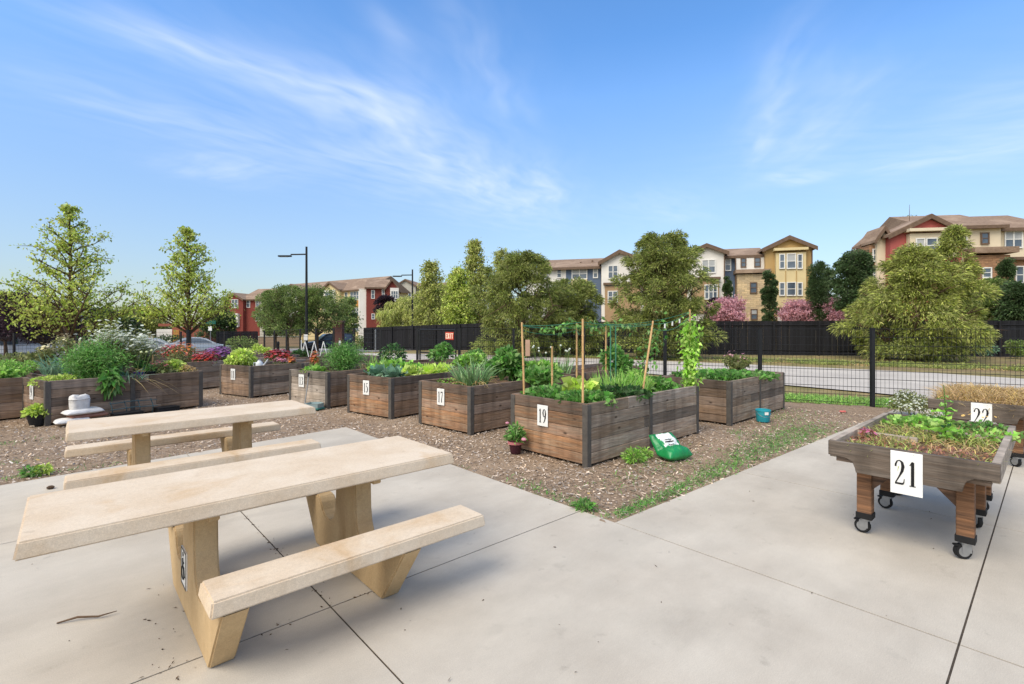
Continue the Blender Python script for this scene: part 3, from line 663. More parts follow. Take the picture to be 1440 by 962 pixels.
def right_house():
    b = Bldg('corner_townhouse', 'rose and cream townhouse with brown stone base and roof antenna at the right', U(1205, 43), 43, -9, 3.2)
    b.gable(1232, 1254, 344, 335, W_RED, f=-2.4, depth=.9).wall(1226, 1240, 345, W_STONEB, f=-.4).win(1230, 1236, 350, 368, f=-.38).win(1230, 1236, 376, 396, f=-.38)
    b.gable(1234, 1250, 333, 322, W_CREAM, f=-.1, depth=2.4).gable(1246, 1345, 330, 305.5, W_ROSE, f=.6, ua=1299).wall(1268, 1332, 328, W_CREAM, f=1.1, v1=362, depth=1.5).ledge(1264, 1334, 325, 329, 1.5, W_CREAM)
    b.win(1275, 1288, 335, 357, f=1.13, blind=True).win(1289, 1305, 334.5, 356, f=1.13).win(1306, 1322, 334, 355, f=1.13, blind=True).win(1275, 1300, 376, 398, f=.62, cols=2)
    b.roof(1300, 1412, 319.5, 2.1, run=5).wall(1336, 1406, 320.5, W_CREAM, f=.1).roof(1400, 1500, 322, 2.2, f=-.8, run=5).wall(1406, 1500, 323, W_CREAM, f=-.6)
    b.win(1347, 1358, 330, 345, f=.12).win(1377, 1389, 327, 343.5, f=.12, fr=M_EAVE).win(1420, 1446, 324.5, 349, f=-.58, cols=2, blind=True)
    b.ledge(1352, 1412, 351, 359, 1.5, M_ROOF).wall(1354, 1405, 359, W_STONEB, f=1.1, depth=3).win(1366, 1379, 376, 391, f=1.12).wall(1416, 1500, 366, W_STONEB, f=.2, depth=3).ledge(1412, 1500, 362, 366, .6)
    b.win(1424, 1447, 374, 399, f=.22, cols=2).win(1429, 1450, 425, 449, f=.22, blind=True).win(1398, 1404, 432, 448, f=1.12)
    x = b.X(1300); z = b.Z(1300, 305); MB().tube([(x, 2, z - .3), (x, 2, z + 1.55)], [.03, .012], 6).build('antenna', M_EAVE, b.t)
right_house()
def far_rows():
    y0 = 112; b = Bldg('yellow_townhouses', 'long yellow townhouse row with white bays and a red brick end under a tan roof', U(386, y0), y0, -33, 11)
    b.wall(380, 516, 411, W_YEL).roof(378, 520, 411, 3.0, run=5.5).gable(402, 430, 409, 400.5, W_YEL, f=.8, depth=6).wall(409, 424, 410, W_WHITE, f=1.1, v1=452, depth=1.2).gable(457, 482, 408, 397.5, W_YEL, f=.8, depth=6).wall(461, 477, 408, W_WHITE, f=1.1, v1=440, depth=1.2)
    b.wall(507, 515, 406, W_WHITE, f=.5).win(410, 423, 412, 421, f=1.12, cols=2).win(464, 475, 410, 421, f=1.12, cols=2).win(464, 475, 426, 436, f=1.12, cols=2).win(493, 506, 410, 422, f=.02, cols=3).wall(493, 506, 423, W_ORANGE, f=.2, v1=432, depth=.4).win(493, 506, 433, 444, f=.02, cols=3).win(496, 507, 455, 466, f=.02, cols=2)
    b.win(437, 441, 413, 422).win(446, 450, 413, 422).win(485, 489, 411, 422)
    for u, v in ((430, 404), (490, 396)): b.wall(u, u + 1.5, v, M_EAVE, f=-4, v1=v + 4, depth=.5, name='roof_vent')
    c = Bldg('red_end_house', 'red brick end house of the yellow row with a white corner bay', U(515, 88), 88, 12, 9)
    c.wall(515, 545, 405, W_RED).roof(513, 547, 404.5, 2.0, run=5).gable(543, 560, 405, 393.5, W_RED, f=.6).wall(549, 561, 405, W_WHITE, f=1.2, v1=424, depth=1.5).win(522, 527, 408, 420).win(537, 541, 407, 419).win(522.5, 527, 441, 449).win(550, 560, 409, 420, f=1.22, cols=3)
    c.wall(505, 515, 407, W_WHITE, f=-.3)
    d = Bldg('grey_gabled_house', 'pale grey gabled house far behind the red end house', U(556, 125), 125, -8, 9); d.wall(556, 640, 406, W_GREY).gable(558, 586, 402, 393.5, W_GREY, f=.8).roof(550, 640, 405, 1.8).win(572, 580, 412, 422, f=.82, cols=2).win(595, 602, 410, 420).win(612, 622, 412, 424, cols=2).win(630, 637, 425, 450)
    e = Bldg('red_brick_house', 'small red brick house with a white bay, far left behind the street', U(318, 104), 104, -14, 9)
    e.wall(344, 366, 422, W_RED).roof(338, 374, 421, 2.6, run=5).gable(319, 346, 421, 413, W_RED, f=.8, ua=333).wall(366, 374, 422, W_GREY, f=.1).win(330, 339.5, 421, 433, f=.82, cols=2).wall(325, 341, 441, W_WHITE, f=1.3, v1=460, depth=1.4).win(327.5, 337.5, 442, 451, f=1.33, cols=3).win(347, 352, 421.5, 432.5).win(360, 365, 421, 432).win(360, 365, 440, 452).win(331, 334, 462, 470, f=.82).wall(308, 320, 440, W_TAN, f=-.5)
    o = thing('low_brick_building', 'low orange brick wall building with a white roof band at left', 'building', (U(216, 62), 62, -1.2), 0); k = 62 / 690
    MB().box(26 * k, 74 * k, 0, 6, 0, HV(460, 62) + 1.2).build('wall', W_BRICK, o); MB().box(0, 27 * k, .5, 6, 0, HV(463, 62) + 1.2).build('white_wall', W_WHITE, o); MB().box(0, 75 * k, .8, 6, HV(459, 62) + 1.21, HV(455, 62) + 1.2).build('roof', W_BRICK, o); MB().box(28 * k, 36 * k, -.06, .1, 0, HV(464, 62) + 1.2).build('door', W_ORANGE, o)
    w = thing('block_wall', 'tan block wall beyond the street', 'wall', (U(360, 66), 66, -1.2), 0); MB().box(0, 62 * 66 / 690, 0, .3, 0, HV(474, 66) + 1.2).build('wall', stucco('block_tan', C(158, 138, 118)), w); MB().box(-.05, 62 * 66 / 690 + .05, -.05, .35, HV(474, 66) + 1.201, HV(472.5, 66) + 1.2).build('coping', W_GREY, w)
    p = thing('sign_pillar', 'dark brown brick sign pillar by the street', 'pillar', (U(476, 42), 42, terr(U(476, 42), 42))); MB().box(-.4, .4, -.3, .3, 0, HV(465, 42) + 1.1).build('shaft', stucco('pillar_brown', C(98, 66, 58)), p); MB().box(-.46, .46, -.36, .36, HV(465, 42) + 1.101, HV(463, 42) + 1.15).build('cap', M_EAVE, p)
    MB().box(.15, .3, -.34, -.302, .5, .9).build('notice', M_WHITE, p)
far_rows()

# ------------------------------------------------------------------ board fences
def board_fence(name, label, P, H, m, bw=.14, gap=.006, post=2.4):
    t = thing(name, label, 'fence', (P[0][0], P[0][1], 0)); o = Vector((P[0][0], P[0][1], 0)); mb = MB(); pm = MB()
    for (a, b) in zip(P[:-1], P[1:]):
        a, b = Vector((a[0], a[1], 0)), Vector((b[0], b[1], 0)); d = b - a; ln = d.length; ang = math.atan2(d.y, d.x); n = int(ln / bw)
        for k in range(n):
            c = a + d * ((k + .5) / n); z = terr(c.x, c.y); M = Matrix.Translation(c - o) @ Matrix.Rotation(ang, 4, 'Z'); j = random.uniform(-.012, .012)
            mb.box(-bw / 2 + gap / 2, bw / 2 - gap / 2, -.012 + j, .012 + j, z - .02, z + H + random.uniform(-.008, .008), M)
        for k in range(int(ln / post) + 1):
            c = a + d * min(1, k * post / ln); z = terr(c.x, c.y); M = Matrix.Translation(c - o) @ Matrix.Rotation(ang, 4, 'Z'); MB().box(-.05, .05, .03, .12, z - .1, z + H - .05, M).build('fence_post', m, t)
        for h in (.25, H - .25):
            z0, z1 = terr(a.x, a.y), terr(b.x, b.y); q = [a - o + Vector((0, 0, z0 + h)), b - o + Vector((0, 0, z1 + h))]; n2 = Vector((-d.y, d.x, 0)).normalized() * .028; MB().tube([q[0] + n2, q[1] + n2], .03, 4).build('rail', m, t)
    mb.build('boards', m, t)
M_FBLK = mk('black_stained_board', C(31, 31, 35), C(24, 24, 27), 3, stretch=(1, 1, .2), rough=.8, island=.35)
board_fence('board_fence', 'tall black board fence along the drive below the houses', [(34, 26.3), (20, 27.8), (11.8, 29.3), (-1.9, 36), (-13, 43)], 1.96, M_FBLK)
board_fence('board_fence', 'short black board fence panel beyond the street at left', [(U(362, 52), 52), (U(304, 50), 50)], 2.0, M_FBLK)
board_fence('picket_fence', 'grey weathered board fence behind the pickup', [(U(76, 50), 50), (U(-30, 44), 44)], 2.1, mk('grey_board', C(110, 106, 104), C(84, 80, 78), 3, island=.3))

# ------------------------------------------------------------------ trees
B_OL = leafmat('foliage_olive', C(138, 144, 64), C(100, 112, 50), island=.65, trans=.45)
B_OL2 = leafmat('foliage_olive_bright', C(158, 162, 70), C(112, 122, 52), island=.65, trans=.4)
B_SP = leafmat('foliage_spring', C(166, 174, 60), C(130, 150, 48), island=.45)
B_YG = leafmat('foliage_yellow', C(160, 162, 74), C(126, 136, 56), island=.4)
B_MG = leafmat('foliage_mid', C(120, 136, 64), C(92, 112, 52), island=.5)
B_DK = leafmat('foliage_dark', C(78, 100, 54), C(54, 74, 42), island=.5)
B_PL = leafmat('foliage_plum', C(62, 44, 52), C(44, 32, 40), island=.4)
B_PK = leafmat('blossom_pink', C(222, 166, 174), C(198, 134, 148), island=.35)
def tl(u, z): x = U(u, z); return (x, z, terr(x, z) - .05)
def tree_uv(name, label, u, z, vtop, vbase, upx, prof, leaf, **k):
    l = tl(u, z); H = HV(vtop, z) - l[2]; base = max(.3, HV(vbase, z) - l[2])
    return tree(name, label, l, H, base, prof, k.pop('bark', M_BARK), leaf, R=upx / 690 * z, **k)
cone = lambda t: (1 - t) ** 1.05 * (.88 + .14 * math.sin(11 * t)) * (1 if t > .12 else .8 + 1.6 * t) + .015
rnd = lambda t: math.sqrt(max(.02, 1 - ((t - .42) / .62) ** 2))
dome = lambda t: math.sqrt(max(.02, 1 - ((t - .30) / .74) ** 2))
slope = lambda t: min(1, .8 + t) * (1 - max(0, t - .22) / .78) ** .62 + .05
egg = lambda t: min(1, .72 + 1.2 * t) * math.sqrt(max(.02, 1 - max(0, (t - .25) / .78) ** 1.8))
col = lambda t: (1 - t) ** .55 * min(1, .55 + 2.5 * t) + .05
spire = lambda t: (1 - t) ** .75 * min(1, .35 + 4 * t) + .04
tree_uv('sweetgum_tree', 'tall spring-green sweetgum with an open pyramid crown at far left', 97, 27, 282, 466, 92, cone, B_SP, n_limb=60, dens=.36, leafL=.135, leafW=.105, r0=.17, clump=.22, seed=1, up=.5)
tree_uv('sweetgum_tree', 'second, smaller sweetgum between the umbels and the brick house', 265, 28, 314, 458, 66, cone, B_SP, n_limb=52, dens=.36, leafL=.13, leafW=.10, r0=.14, clump=.20, seed=2, up=.55)
tree_uv('plum_tree', 'dark purple plum tree at the left edge of the street', 8, 36, 417, 472, 42, rnd, B_PL, style='dense', dens=.9, clump=.6, leafL=.15, leafW=.09, seed=3)
tree_uv('plum_tree', 'dark purple plum tree behind the pickup bed', 62, 33, 428, 478, 48, dome, B_PL, style='dense', dens=.9, clump=.55, leafL=.15, leafW=.09, seed=4, r0=.16)
tree_uv('street_tree', 'broad olive street tree left of the tall lamp post', 405, 42, 407, 466, 37, rnd, B_MG, style='dense', dens=.9, clump=.6, leafL=.16, leafW=.07, seed=5)
tree_uv('street_tree', 'olive street tree right of the tall lamp post', 446, 43, 408, 464, 32, dome, B_MG, style='dense', dens=.9, clump=.6, leafL=.16, leafW=.07, seed=6)
tree_uv('young_tree', 'thin young green tree before the yellow houses', 489, 62, 418, 468, 11, rnd, B_MG, n_limb=16, dens=.5, leafL=.25, leafW=.16, clump=.3, seed=7)
tree_uv('plum_tree', 'small purple plum beside the red end house', 545, 70, 421, 446, 14, rnd, B_PL, style='dense', dens=.4, clump=.6, leafL=.25, leafW=.15, seed=8)
tree_uv('weeping_tree', 'weeping yellow-green tree above the exit gate fence', 575, 56, 425, 466, 42, dome, B_YG, style='dense', dens=.9, clump=.75, leafL=.3, leafW=.07, droop=.9, seed=9)
tree_uv('birch_tree', 'slender birch rising between the weeping tree and the poplars', 605, 47, 366, 466, 22, col, B_YG, n_limb=36, dens=.5, leafL=.2, leafW=.13, clump=.28, up=1.0, seed=10, bark=M_BARKP)
tree_uv('poplar_tree', 'tall narrow poplar left of the big olive tree', 668, 42, 336, 470, 21, col, B_YG, n_limb=44, dens=.6, leafL=.18, leafW=.12, clump=.26, up=1.2, seed=11, bark=M_BARKP)
tree_uv('poplar_tree', 'bright shorter poplar in front of the tallest poplar', 645, 40, 378, 466, 22, col, B_SP, n_limb=34, dens=.7, leafL=.18, leafW=.12, clump=.26, up=1.0, seed=12, bark=M_BARKP)
tree_uv('poplar_tree', 'thin-topped poplar just behind the big olive tree', 703, 50, 350, 450, 16, col, B_YG, n_limb=28, dens=.45, leafL=.2, leafW=.12, clump=.3, up=1.2, seed=13, bark=M_BARKP)
tree_uv('evergreen_tree', 'small dark evergreen under the poplars', 640, 62, 424, 468, 24, dome, B_DK, style='dense', dens=.5, clump=.8, leafL=.25, leafW=.12, seed=14)
tree_uv('poplar_tree', 'low yellow-green poplar beside the weeping tree', 628, 52, 402, 464, 20, rnd, B_YG, n_limb=26, dens=.6, leafL=.2, leafW=.13, clump=.3, seed=15, bark=M_BARKP)
big = dict(style='dense', leafL=.20, leafW=.045, clump=.44, droop=.25, lump=.34)
tree_uv('acacia_tree', 'big bushy olive-brown tree left of the blue townhouse', 735, 27, 362, 503, 58, dome, B_OL, dens=2.3, seed=16, r0=.2, **big)
tree_uv('acacia_tree', 'lower bushy olive tree leaning in front of the blue townhouse', 806, 29.3, 397, 492, 42, dome, B_OL, dens=1.5, seed=17, **big)
tree_uv('acacia_tree', 'tall bushy olive tree before the white gables', 932, 25.5, 334, 505, 62, egg, B_OL, dens=2.5, seed=18, r0=.2, **big)
tree_uv('acacia_tree', 'widest olive-yellow tree in front of the rose townhouse', 1286, 24, 356, 502, 76, slope, B_OL2, dens=2.5, seed=19, r0=.22, **big)
tree_uv('acacia_tree', 'upright olive-yellow tree with a leaning top in front of the cream wall', 1336, 25, 323, 440, 32, spire, B_OL2, dens=.6, seed=20, lean=.4, **big)
tree_uv('cypress_tree', 'narrow dark cypress beside the ochre gable', 1150, 40, 372, 462, 8, spire, B_DK, style='dense', dens=.8, clump=.5, leafL=.16, leafW=.05, seed=21)
tree_uv('evergreen_tree', 'dark magnolia next to the cypress', 1160, 44, 378, 462, 9, rnd, B_DK, style='dense', dens=.6, clump=.5, leafL=.2, leafW=.1, seed=22)
tree_uv('evergreen_tree', 'round dark evergreen at the corner of the rose townhouse', 1202, 36, 358, 432, 18, rnd, B_DK, style='dense', dens=.9, clump=.55, leafL=.17, leafW=.09, seed=23)
tree_uv('cypress_tree', 'thin column of ivy between the stone tower and ochre gable', 1082, 46.6, 384, 458, 7.5, lambda t: .9 if t < .88 else 3 * (1 - t) + .3, B_DK, style='dense', dens=.8, clump=.3, leafL=.14, leafW=.08, seed=24, lump=.1)
tree_uv('cypress_tree', 'small dark cypress on the slate blue wall', 1023, 47.5, 391, 458, 6, spire, B_DK, style='dense', dens=.45, clump=.3, leafL=.14, leafW=.07, seed=25)
for u, z, v, w, s, lab in ((1022, 41, 423, 18, 26, 'pink blossom tree before the slate blue wall'), (1122, 41, 427, 21, 27, 'pink blossom tree under the ochre bay'), (1174, 40, 424, 20, 28, 'pink blossom tree behind the widest olive tree')):
    tree_uv('cherry_tree', lab, u, z, v, 456, w, dome, B_PK, n_limb=24, dens=.9, leafL=.13, leafW=.10, clump=.22, up=.8, seed=s)
tree_uv('plum_tree', 'small purple plum behind the first pink blossom tree', 1008, 44, 424, 458, 13, rnd, B_PL, style='dense', dens=.35, clump=.4, leafL=.16, leafW=.09, seed=29)
tree_uv('cypress_tree', 'tall dark cypress against the brown stone wall at right', 1414, 36.5, 366, 452, 9, spire, B_DK, style='dense', dens=.8, clump=.35, leafL=.15, leafW=.07, seed=30)
tree_uv('evergreen_tree', 'bright green shrubby tree right of the widest olive tree', 1392, 33, 398, 452, 26, rnd, B_MG, style='dense', dens=.7, clump=.5, leafL=.18, leafW=.10, seed=31)
tree_uv('evergreen_tree', 'dark tangled shrub at the right edge behind the black fence', 1436, 31, 405, 452, 22, rnd, B_DK, style='dense', dens=.6, clump=.5, leafL=.17, leafW=.09, seed=32)
tree_uv('street_tree', 'brownish tree behind the second sweetgum', 205, 70, 440, 470, 26, rnd, B_OL, style='dense', dens=.6, clump=1.0, leafL=.35, leafW=.14, seed=33)
tree_uv('street_tree', 'low dark tree line at the left between the sweetgums', 150, 60, 440, 472, 40, dome, B_DK, style='dense', dens=.7, clump=.9, leafL=.3, leafW=.14, seed=34)
tree_uv('street_tree', 'dark round tree beside the street name sign', 306, 60, 440, 474, 18, rnd, B_DK, style='dense', dens=.5, clump=.6, leafL=.25, leafW=.14, seed=35)
tree_uv('bare_tree', 'sparse treetop showing over the rose townhouse roof', 1279, 75, 299, 330, 8, rnd, B_OL, n_limb=16, dens=.25, leafL=.2, leafW=.1, clump=.3, seed=36)
tree_uv('street_tree', 'olive tree low behind the yellow row', 388, 60, 420, 468, 16, rnd, B_MG, style='dense', dens=.5, clump=.7, leafL=.25, leafW=.12, seed=37)
bush('yellow-green clipped hedge behind the grey fence at left', tl(24, 52), (2.2, .7, .75), 1500, .2, .12, B_YG, name='hedge', cat='hedge').location.z = 0.0
bush('shrub leaning on the black fence at the right edge', tl(1427, 25.3), (.5, .4, .62), 700, .13, .09, B_MG, lumps=8, name='shrub', cat='shrub')
bush('thin grey-green shrub on the black fence right of the olive tree', tl(1386, 25.0), (.7, .4, .55), 360, .11, .05, L_BLUE, lumps=8, name='shrub', cat='shrub')
bush('low dark skirt of shrub under the widest olive tree', tl(1300, 22.6), (2.6, .9, .7), 3600, .16, .05, B_OL, lumps=16, name='shrub', cat='shrub')
bush('dark shrub under the tall olive tree', tl(920, 24), (2.0, .8, .8), 2600, .16, .05, B_OL, lumps=14, name='shrub', cat='shrub')
bush('green hedge before the low brick building', tl(240, 56), (2.2, .8, .9), 1500, .2, .12, B_DK, name='hedge', cat='hedge')
bush('low green shrubs between the pillar and the black fence', tl(500, 50), (2.0, .8, .75), 1400, .2, .1, B_MG, name='hedge', cat='hedge')
bush('green shrub by the left street corner', tl(340, 40), (1.4, .8, .8), 1200, .16, .08, B_MG, name='shrub', cat='shrub')

# ------------------------------------------------------------------ street things
def lamp(label, u, z, vtop, varm, ua, box):
    x, y, gz = tl(u, z); t = thing('street_lamp', label, 'street lamp', (x, y, gz), 0, 'street lamps'); H = HV(vtop, z) - gz; ha = HV(varm, z) - gz; w = (u - ua) / 690 * z
    MB().tube([(0, 0, 0), (0, 0, .5), (0, 0, H)], [.13, .11, .075], 10).build('pole', M_BLACKM, t, smooth=True); MB().tube([(0, 0, 0), (0, 0, .25)], [.2, .17], 10).build('base', M_BLACKM, t)
    MB().tube([(0, 0, ha + .02), (-w * .55, 0, ha)], .055, 8).build('arm', M_BLACKM, t); h = MB().box(-w, -w * .52, -.13, .13, ha - .17, ha - .06).build('lamp_head', M_BLACKM, t, bevel=.04); MB().box(-w * .95, -w * .65, -.09, .09, ha - .185, ha - .172).build('lens', M_BLIND, h)
    if box: zc = HV(474.5, z) - gz; MB().box(-.14, .14, -.16, -.13, zc - .22, zc + .22).build('notice', M_WHITE, t)
lamp('tall black street lamp with its arm to the left, white notice on its pole', 431, 36, 347, 358, 391, True)
lamp('farther street lamp above the weeping tree', 580, 52, 379, 387, 552, False)
x, y, gz = tl(296, 44); t = thing('street_sign', 'green street name sign on a pole by the red brick house', 'sign', (x, y, gz)); MB().tube([(0, 0, 0), (0, 0, HV(449, 44) - gz)], .035, 8).build('pole', M_ALU, t)
MB().box(-.55, .5, -.06, -.04, HV(456, 44) - gz, HV(451, 44) - gz).build('name_plate', mk('sign_green', C(20, 96, 84), C(16, 84, 74), 4, rough=.5), t, bevel=.005); MB().box(-.16, .16, -.07, -.045, HV(465, 44) - gz, HV(459, 44) - gz).build('notice', M_WHITE, t)
x, y, gz = tl(391, 33); t = thing('bollard', 'short black bollard on the street corner', 'bollard', (x, y, gz)); MB().lathe([(.09, 0), (.09, .8), (.095, .82), (.095, .9), (.07, .97), (.01, .99)], 14).build('post', M_BLACKM, t, smooth=True); MB().lathe([(.13, 0), (.13, .05), (.1, .07)], 14).build('base', M_BLACKM, t)
x, y, gz = tl(528, 40); t = thing('steel_post', 'galvanised end post at the left end of the black board fence', 'post', (x, y, gz)); MB().tube([(0, 0, 0), (0, 0, HV(465, 40) - gz)], .06, 10).build('post', M_ALU, t); MB().lathe([(.07, 0), (.07, .05), (.01, .09)], 10, (0, 0, HV(465, 40) - gz)).build('cap', M_ALU, t)
x, y, gz = tl(267, 27.4); t = thing('tree_stake', 'dark green tree stake guard on the second sweetgum trunk', 'stake', (x, y, gz)); MB().tube([(0, -.16, 0), (0, -.16, 1.75)], .09, 8).build('post', M_BPOT, t); MB().tube([(0, -.16, 1.5), (0, .1, 1.55)], .03, 6).build('tie', M_RUB, t)
x, y, gz = tl(115, 40); t = thing('sign_pole', 'thin pale pole standing behind the left sweetgum', 'pole', (x, y, gz)); MB().tube([(0, 0, 0), (0, 0, HV(438, 40) - gz)], .05, 8).build('post', M_ALU, t); MB().box(-.04, 1.0, -.03, .03, HV(470, 40) - gz, HV(458, 40) - gz).build('panel', W_GREY, t)

def car(label, loc, rz, L, W, H, body, kind):
    t = thing('parked_car' if kind != 'truck' else 'pickup_truck', label, 'car' if kind != 'truck' else 'pickup truck', loc, rz); h = W / 2
    def loft(st, name, m, bevel=0):
        mb = MB(); n = len(st[0])
        V = [p for s in st for p in s]; F = [(i * n + k, i * n + (k + 1) % n, (i + 1) * n + (k + 1) % n, (i + 1) * n + k) for i in range(len(st) - 1) for k in range(n)] + [tuple(range(n)), tuple(range((len(st) - 1) * n, len(st) * n))]
        mb.add(V, F); return mb.build(name, m, t, bevel=bevel, smooth=True)
    def sec(x, zl, zb, w): return [(x, -w * .86, zl), (x, -w, zl + .14), (x, -w, zb - .16), (x, -w * .93, zb - .03), (x, -w * .8, zb), (x, w * .8, zb), (x, w * .93, zb - .03), (x, w, zb - .16), (x, w, zl + .14), (x, w * .86, zl)]
    if kind == 'truck': B = [(-.5, .48, 1.02, .95), (-.47, .36, 1.06, 1), (.16, .34, 1.07, 1), (.17, .34, 1.08, 1), (.30, .34, 1.08, 1), (.44, .36, 1.0, .97), (.49, .42, .9, .86), (.5, .46, .84, .8)]; wx = (-.30, .33); wr = .36
    else: B = [(-.5, .40, .78, .80), (-.485, .32, .92, .9), (-.40, .24, .98, .98), (-.2, .22, .96, 1), (.1, .22, .95, 1), (.25, .22, .92, .99), (.40, .25, .80, .95), (.475, .3, .70, .85), (.5, .38, .62, .74)]; wx = (-.30, .31); wr = .33
    loft([sec(x * L, zl, zb, w * h) for x, zl, zb, w in B], 'body', body)
    if kind == 'truck': cab = [(-.07, 1.06), (-.05, H - .04), (.0, H), (.12, H - .02), (.22, 1.07)]
    elif kind == 'suv': cab = [(-.47, .95), (-.43, H - .06), (-.3, H), (.0, H - .01), (.08, H - .06), (.24, .93)]
    else: cab = [(-.40, .97), (-.25, H - .10), (-.12, H), (.03, H - .02), (.10, H - .10), (.26, .92)]
    st = []
    for x, z in cab:
        f = (z - .95) / (H - .95); w = h * (.90 - .22 * max(0, f)); st.append((x * L, w, z))
    # cabin shell: belt line up to the roof profile
    V = []; F = []
    n = len(st)
    for x, w, z in st: V += [(x, -h * .9, min(z, .97 if kind != 'truck' else 1.06) - .02), (x, -w, z), (x, w, z), (x, h * .9, min(z, .97 if kind != 'truck' else 1.06) - .02)]
    F = [(i * 4 + k, i * 4 + k + 1, i * 4 + k + 5, i * 4 + k + 4) for i in range(n - 1) for k in range(3)]
    MB().add(V, F).build('cabin', body, t)
    zb = 1.07 if kind == 'truck' else .97
    inset = [(st[0][0] + .12 * (1 if kind == 'truck' else 2.2), zb + .03)] + [(x + (.10 if i < n / 2 - .5 else -.10), z - .09) for i, (x, w, z) in enumerate(st) if 0 < i < n - 1] + [(st[-1][0] - .34, zb + .03)]
    for s in (-1, 1):
        vs = []
        for x, z in inset:
            f = (z - zb) / (H - zb); w = h * (.9 - .22 * f) + .012; vs.append((x, s * w, z))
        MB().add(vs, [tuple(range(len(vs)))]).build('side_window', M_GLASS, t)
        xm = (inset[0][0] + inset[-1][0]) / 2; MB().box(xm - .04, xm + .04, s * h * .86 - .05, s * h * .86 + .05, zb, zb + .03).build('door_pillar', M_BPOT, t)
    def pane(i, j, name):
        a, b = st[i], st[j]; o = .012 * (1 if i < j else 1); P = []
        for (x, w, z), f in ((a, .82), (b, .88)): P += [(x, -w * f, z), (x, w * f, z)]
        d = Vector((b[0] - a[0], 0, b[2] - a[2])); nn = Vector((-d.z, 0, d.x)).normalized(); nn = nn if nn.z > 0 else -nn
        q = [Vector(P[0]).lerp(Vector(P[2]), .1), Vector(P[1]).lerp(Vector(P[3]), .1), Vector(P[3]).lerp(Vector(P[1]), .12), Vector(P[2]).lerp(Vector(P[0]), .12)]
        MB().add([p + nn * .012 for p in q], [(0, 1, 2, 3)]).build(name, M_GLASS, t)
    pane(0, 1, 'rear_window'); pane(n - 1, n - 2, 'windscreen')
    if kind == 'truck': MB().box(-.485 * L, -.09 * L, -h * .84, h * .84, 1.062, 1.082).build('bed_liner', M_BPOT, t); MB().box(-.485 * L, -.09 * L, -h * .97, -h * .85, 1.06, 1.12).box(-.485 * L, -.09 * L, h * .85, h * .97, 1.06, 1.12).build('bed_rail', body, t, bevel=.02)
    for x in wx:
        for s in (-1, 1):
            y = s * (h - .02); w = MB().tube([(x * L, y - s * .2, wr), (x * L, y + s * .015, wr)], [wr, wr], 24).build('wheel', M_RUB, t, bevel=.02)
            MB().tube([(x * L, y - s * .1, wr), (x * L, y + s * .025, wr)], [wr * .62, wr * .58], 20).build('rim', M_ALU, w); MB().tube([(x * L, y - s * .19, wr + .02), (x * L, y + s * .018 - s * .012, wr + .02)], [wr + .06, wr + .06], 24).build('wheel_arch', M_BPOT, t)
    ml = mk('tail_light', C(150, 24, 26), C(130, 20, 22), 3, rough=.3)
    for s in (-1, 1):
        MB().box(-.503 * L, -.478 * L, s * h * .66 - .11, s * h * .66 + .11, .70, .86).build('tail_light', ml, t, bevel=.02); MB().box(.465 * L, .49 * L, s * h * .62 - .13, s * h * .62 + .13, .58, .70).build('headlight', M_BLIND, t, bevel=.02)
    MB().box(-.507 * L, -.49 * L, -h * .8, h * .8, .36, .5).build('rear_bumper', body if kind != 'truck' else M_ALU, t, bevel=.02)
    return t
P_SIL = mk('silver_paint', C(176, 180, 182), C(170, 174, 176), 3, rough=.25, metal=.3, spec=.6); P_WHT = mk('white_paint', C(226, 228, 230), C(220, 222, 224), 3, rough=.25, spec=.6); P_DRK = mk('dark_paint', C(58, 62, 72), C(50, 54, 62), 3, rough=.2, spec=.6)
def at(u, z): x = U(u, z); return (x, z, terr(x, z) - .01)
car('silver sedan parked beyond the red flowers', at(280, 41), R_(36), 4.7, 1.8, 1.46, P_SIL, 'sedan')
car('white pickup truck at the far left edge', at(14, 37), R_(180 + 38), 5.5, 1.85, 1.76, P_WHT, 'truck')
car('small white car behind the pickup, by the grey fence', at(54, 52), R_(215), 4.4, 1.75, 1.45, P_WHT, 'sedan')
car('dark car parked by the brown pillar', at(462, 46), R_(215), 4.6, 1.82, 1.6, P_DRK, 'suv')
car('second silver car half hidden behind the umbels', at(214, 36), R_(32), 4.5, 1.78, 1.42, P_SIL, 'sedan')
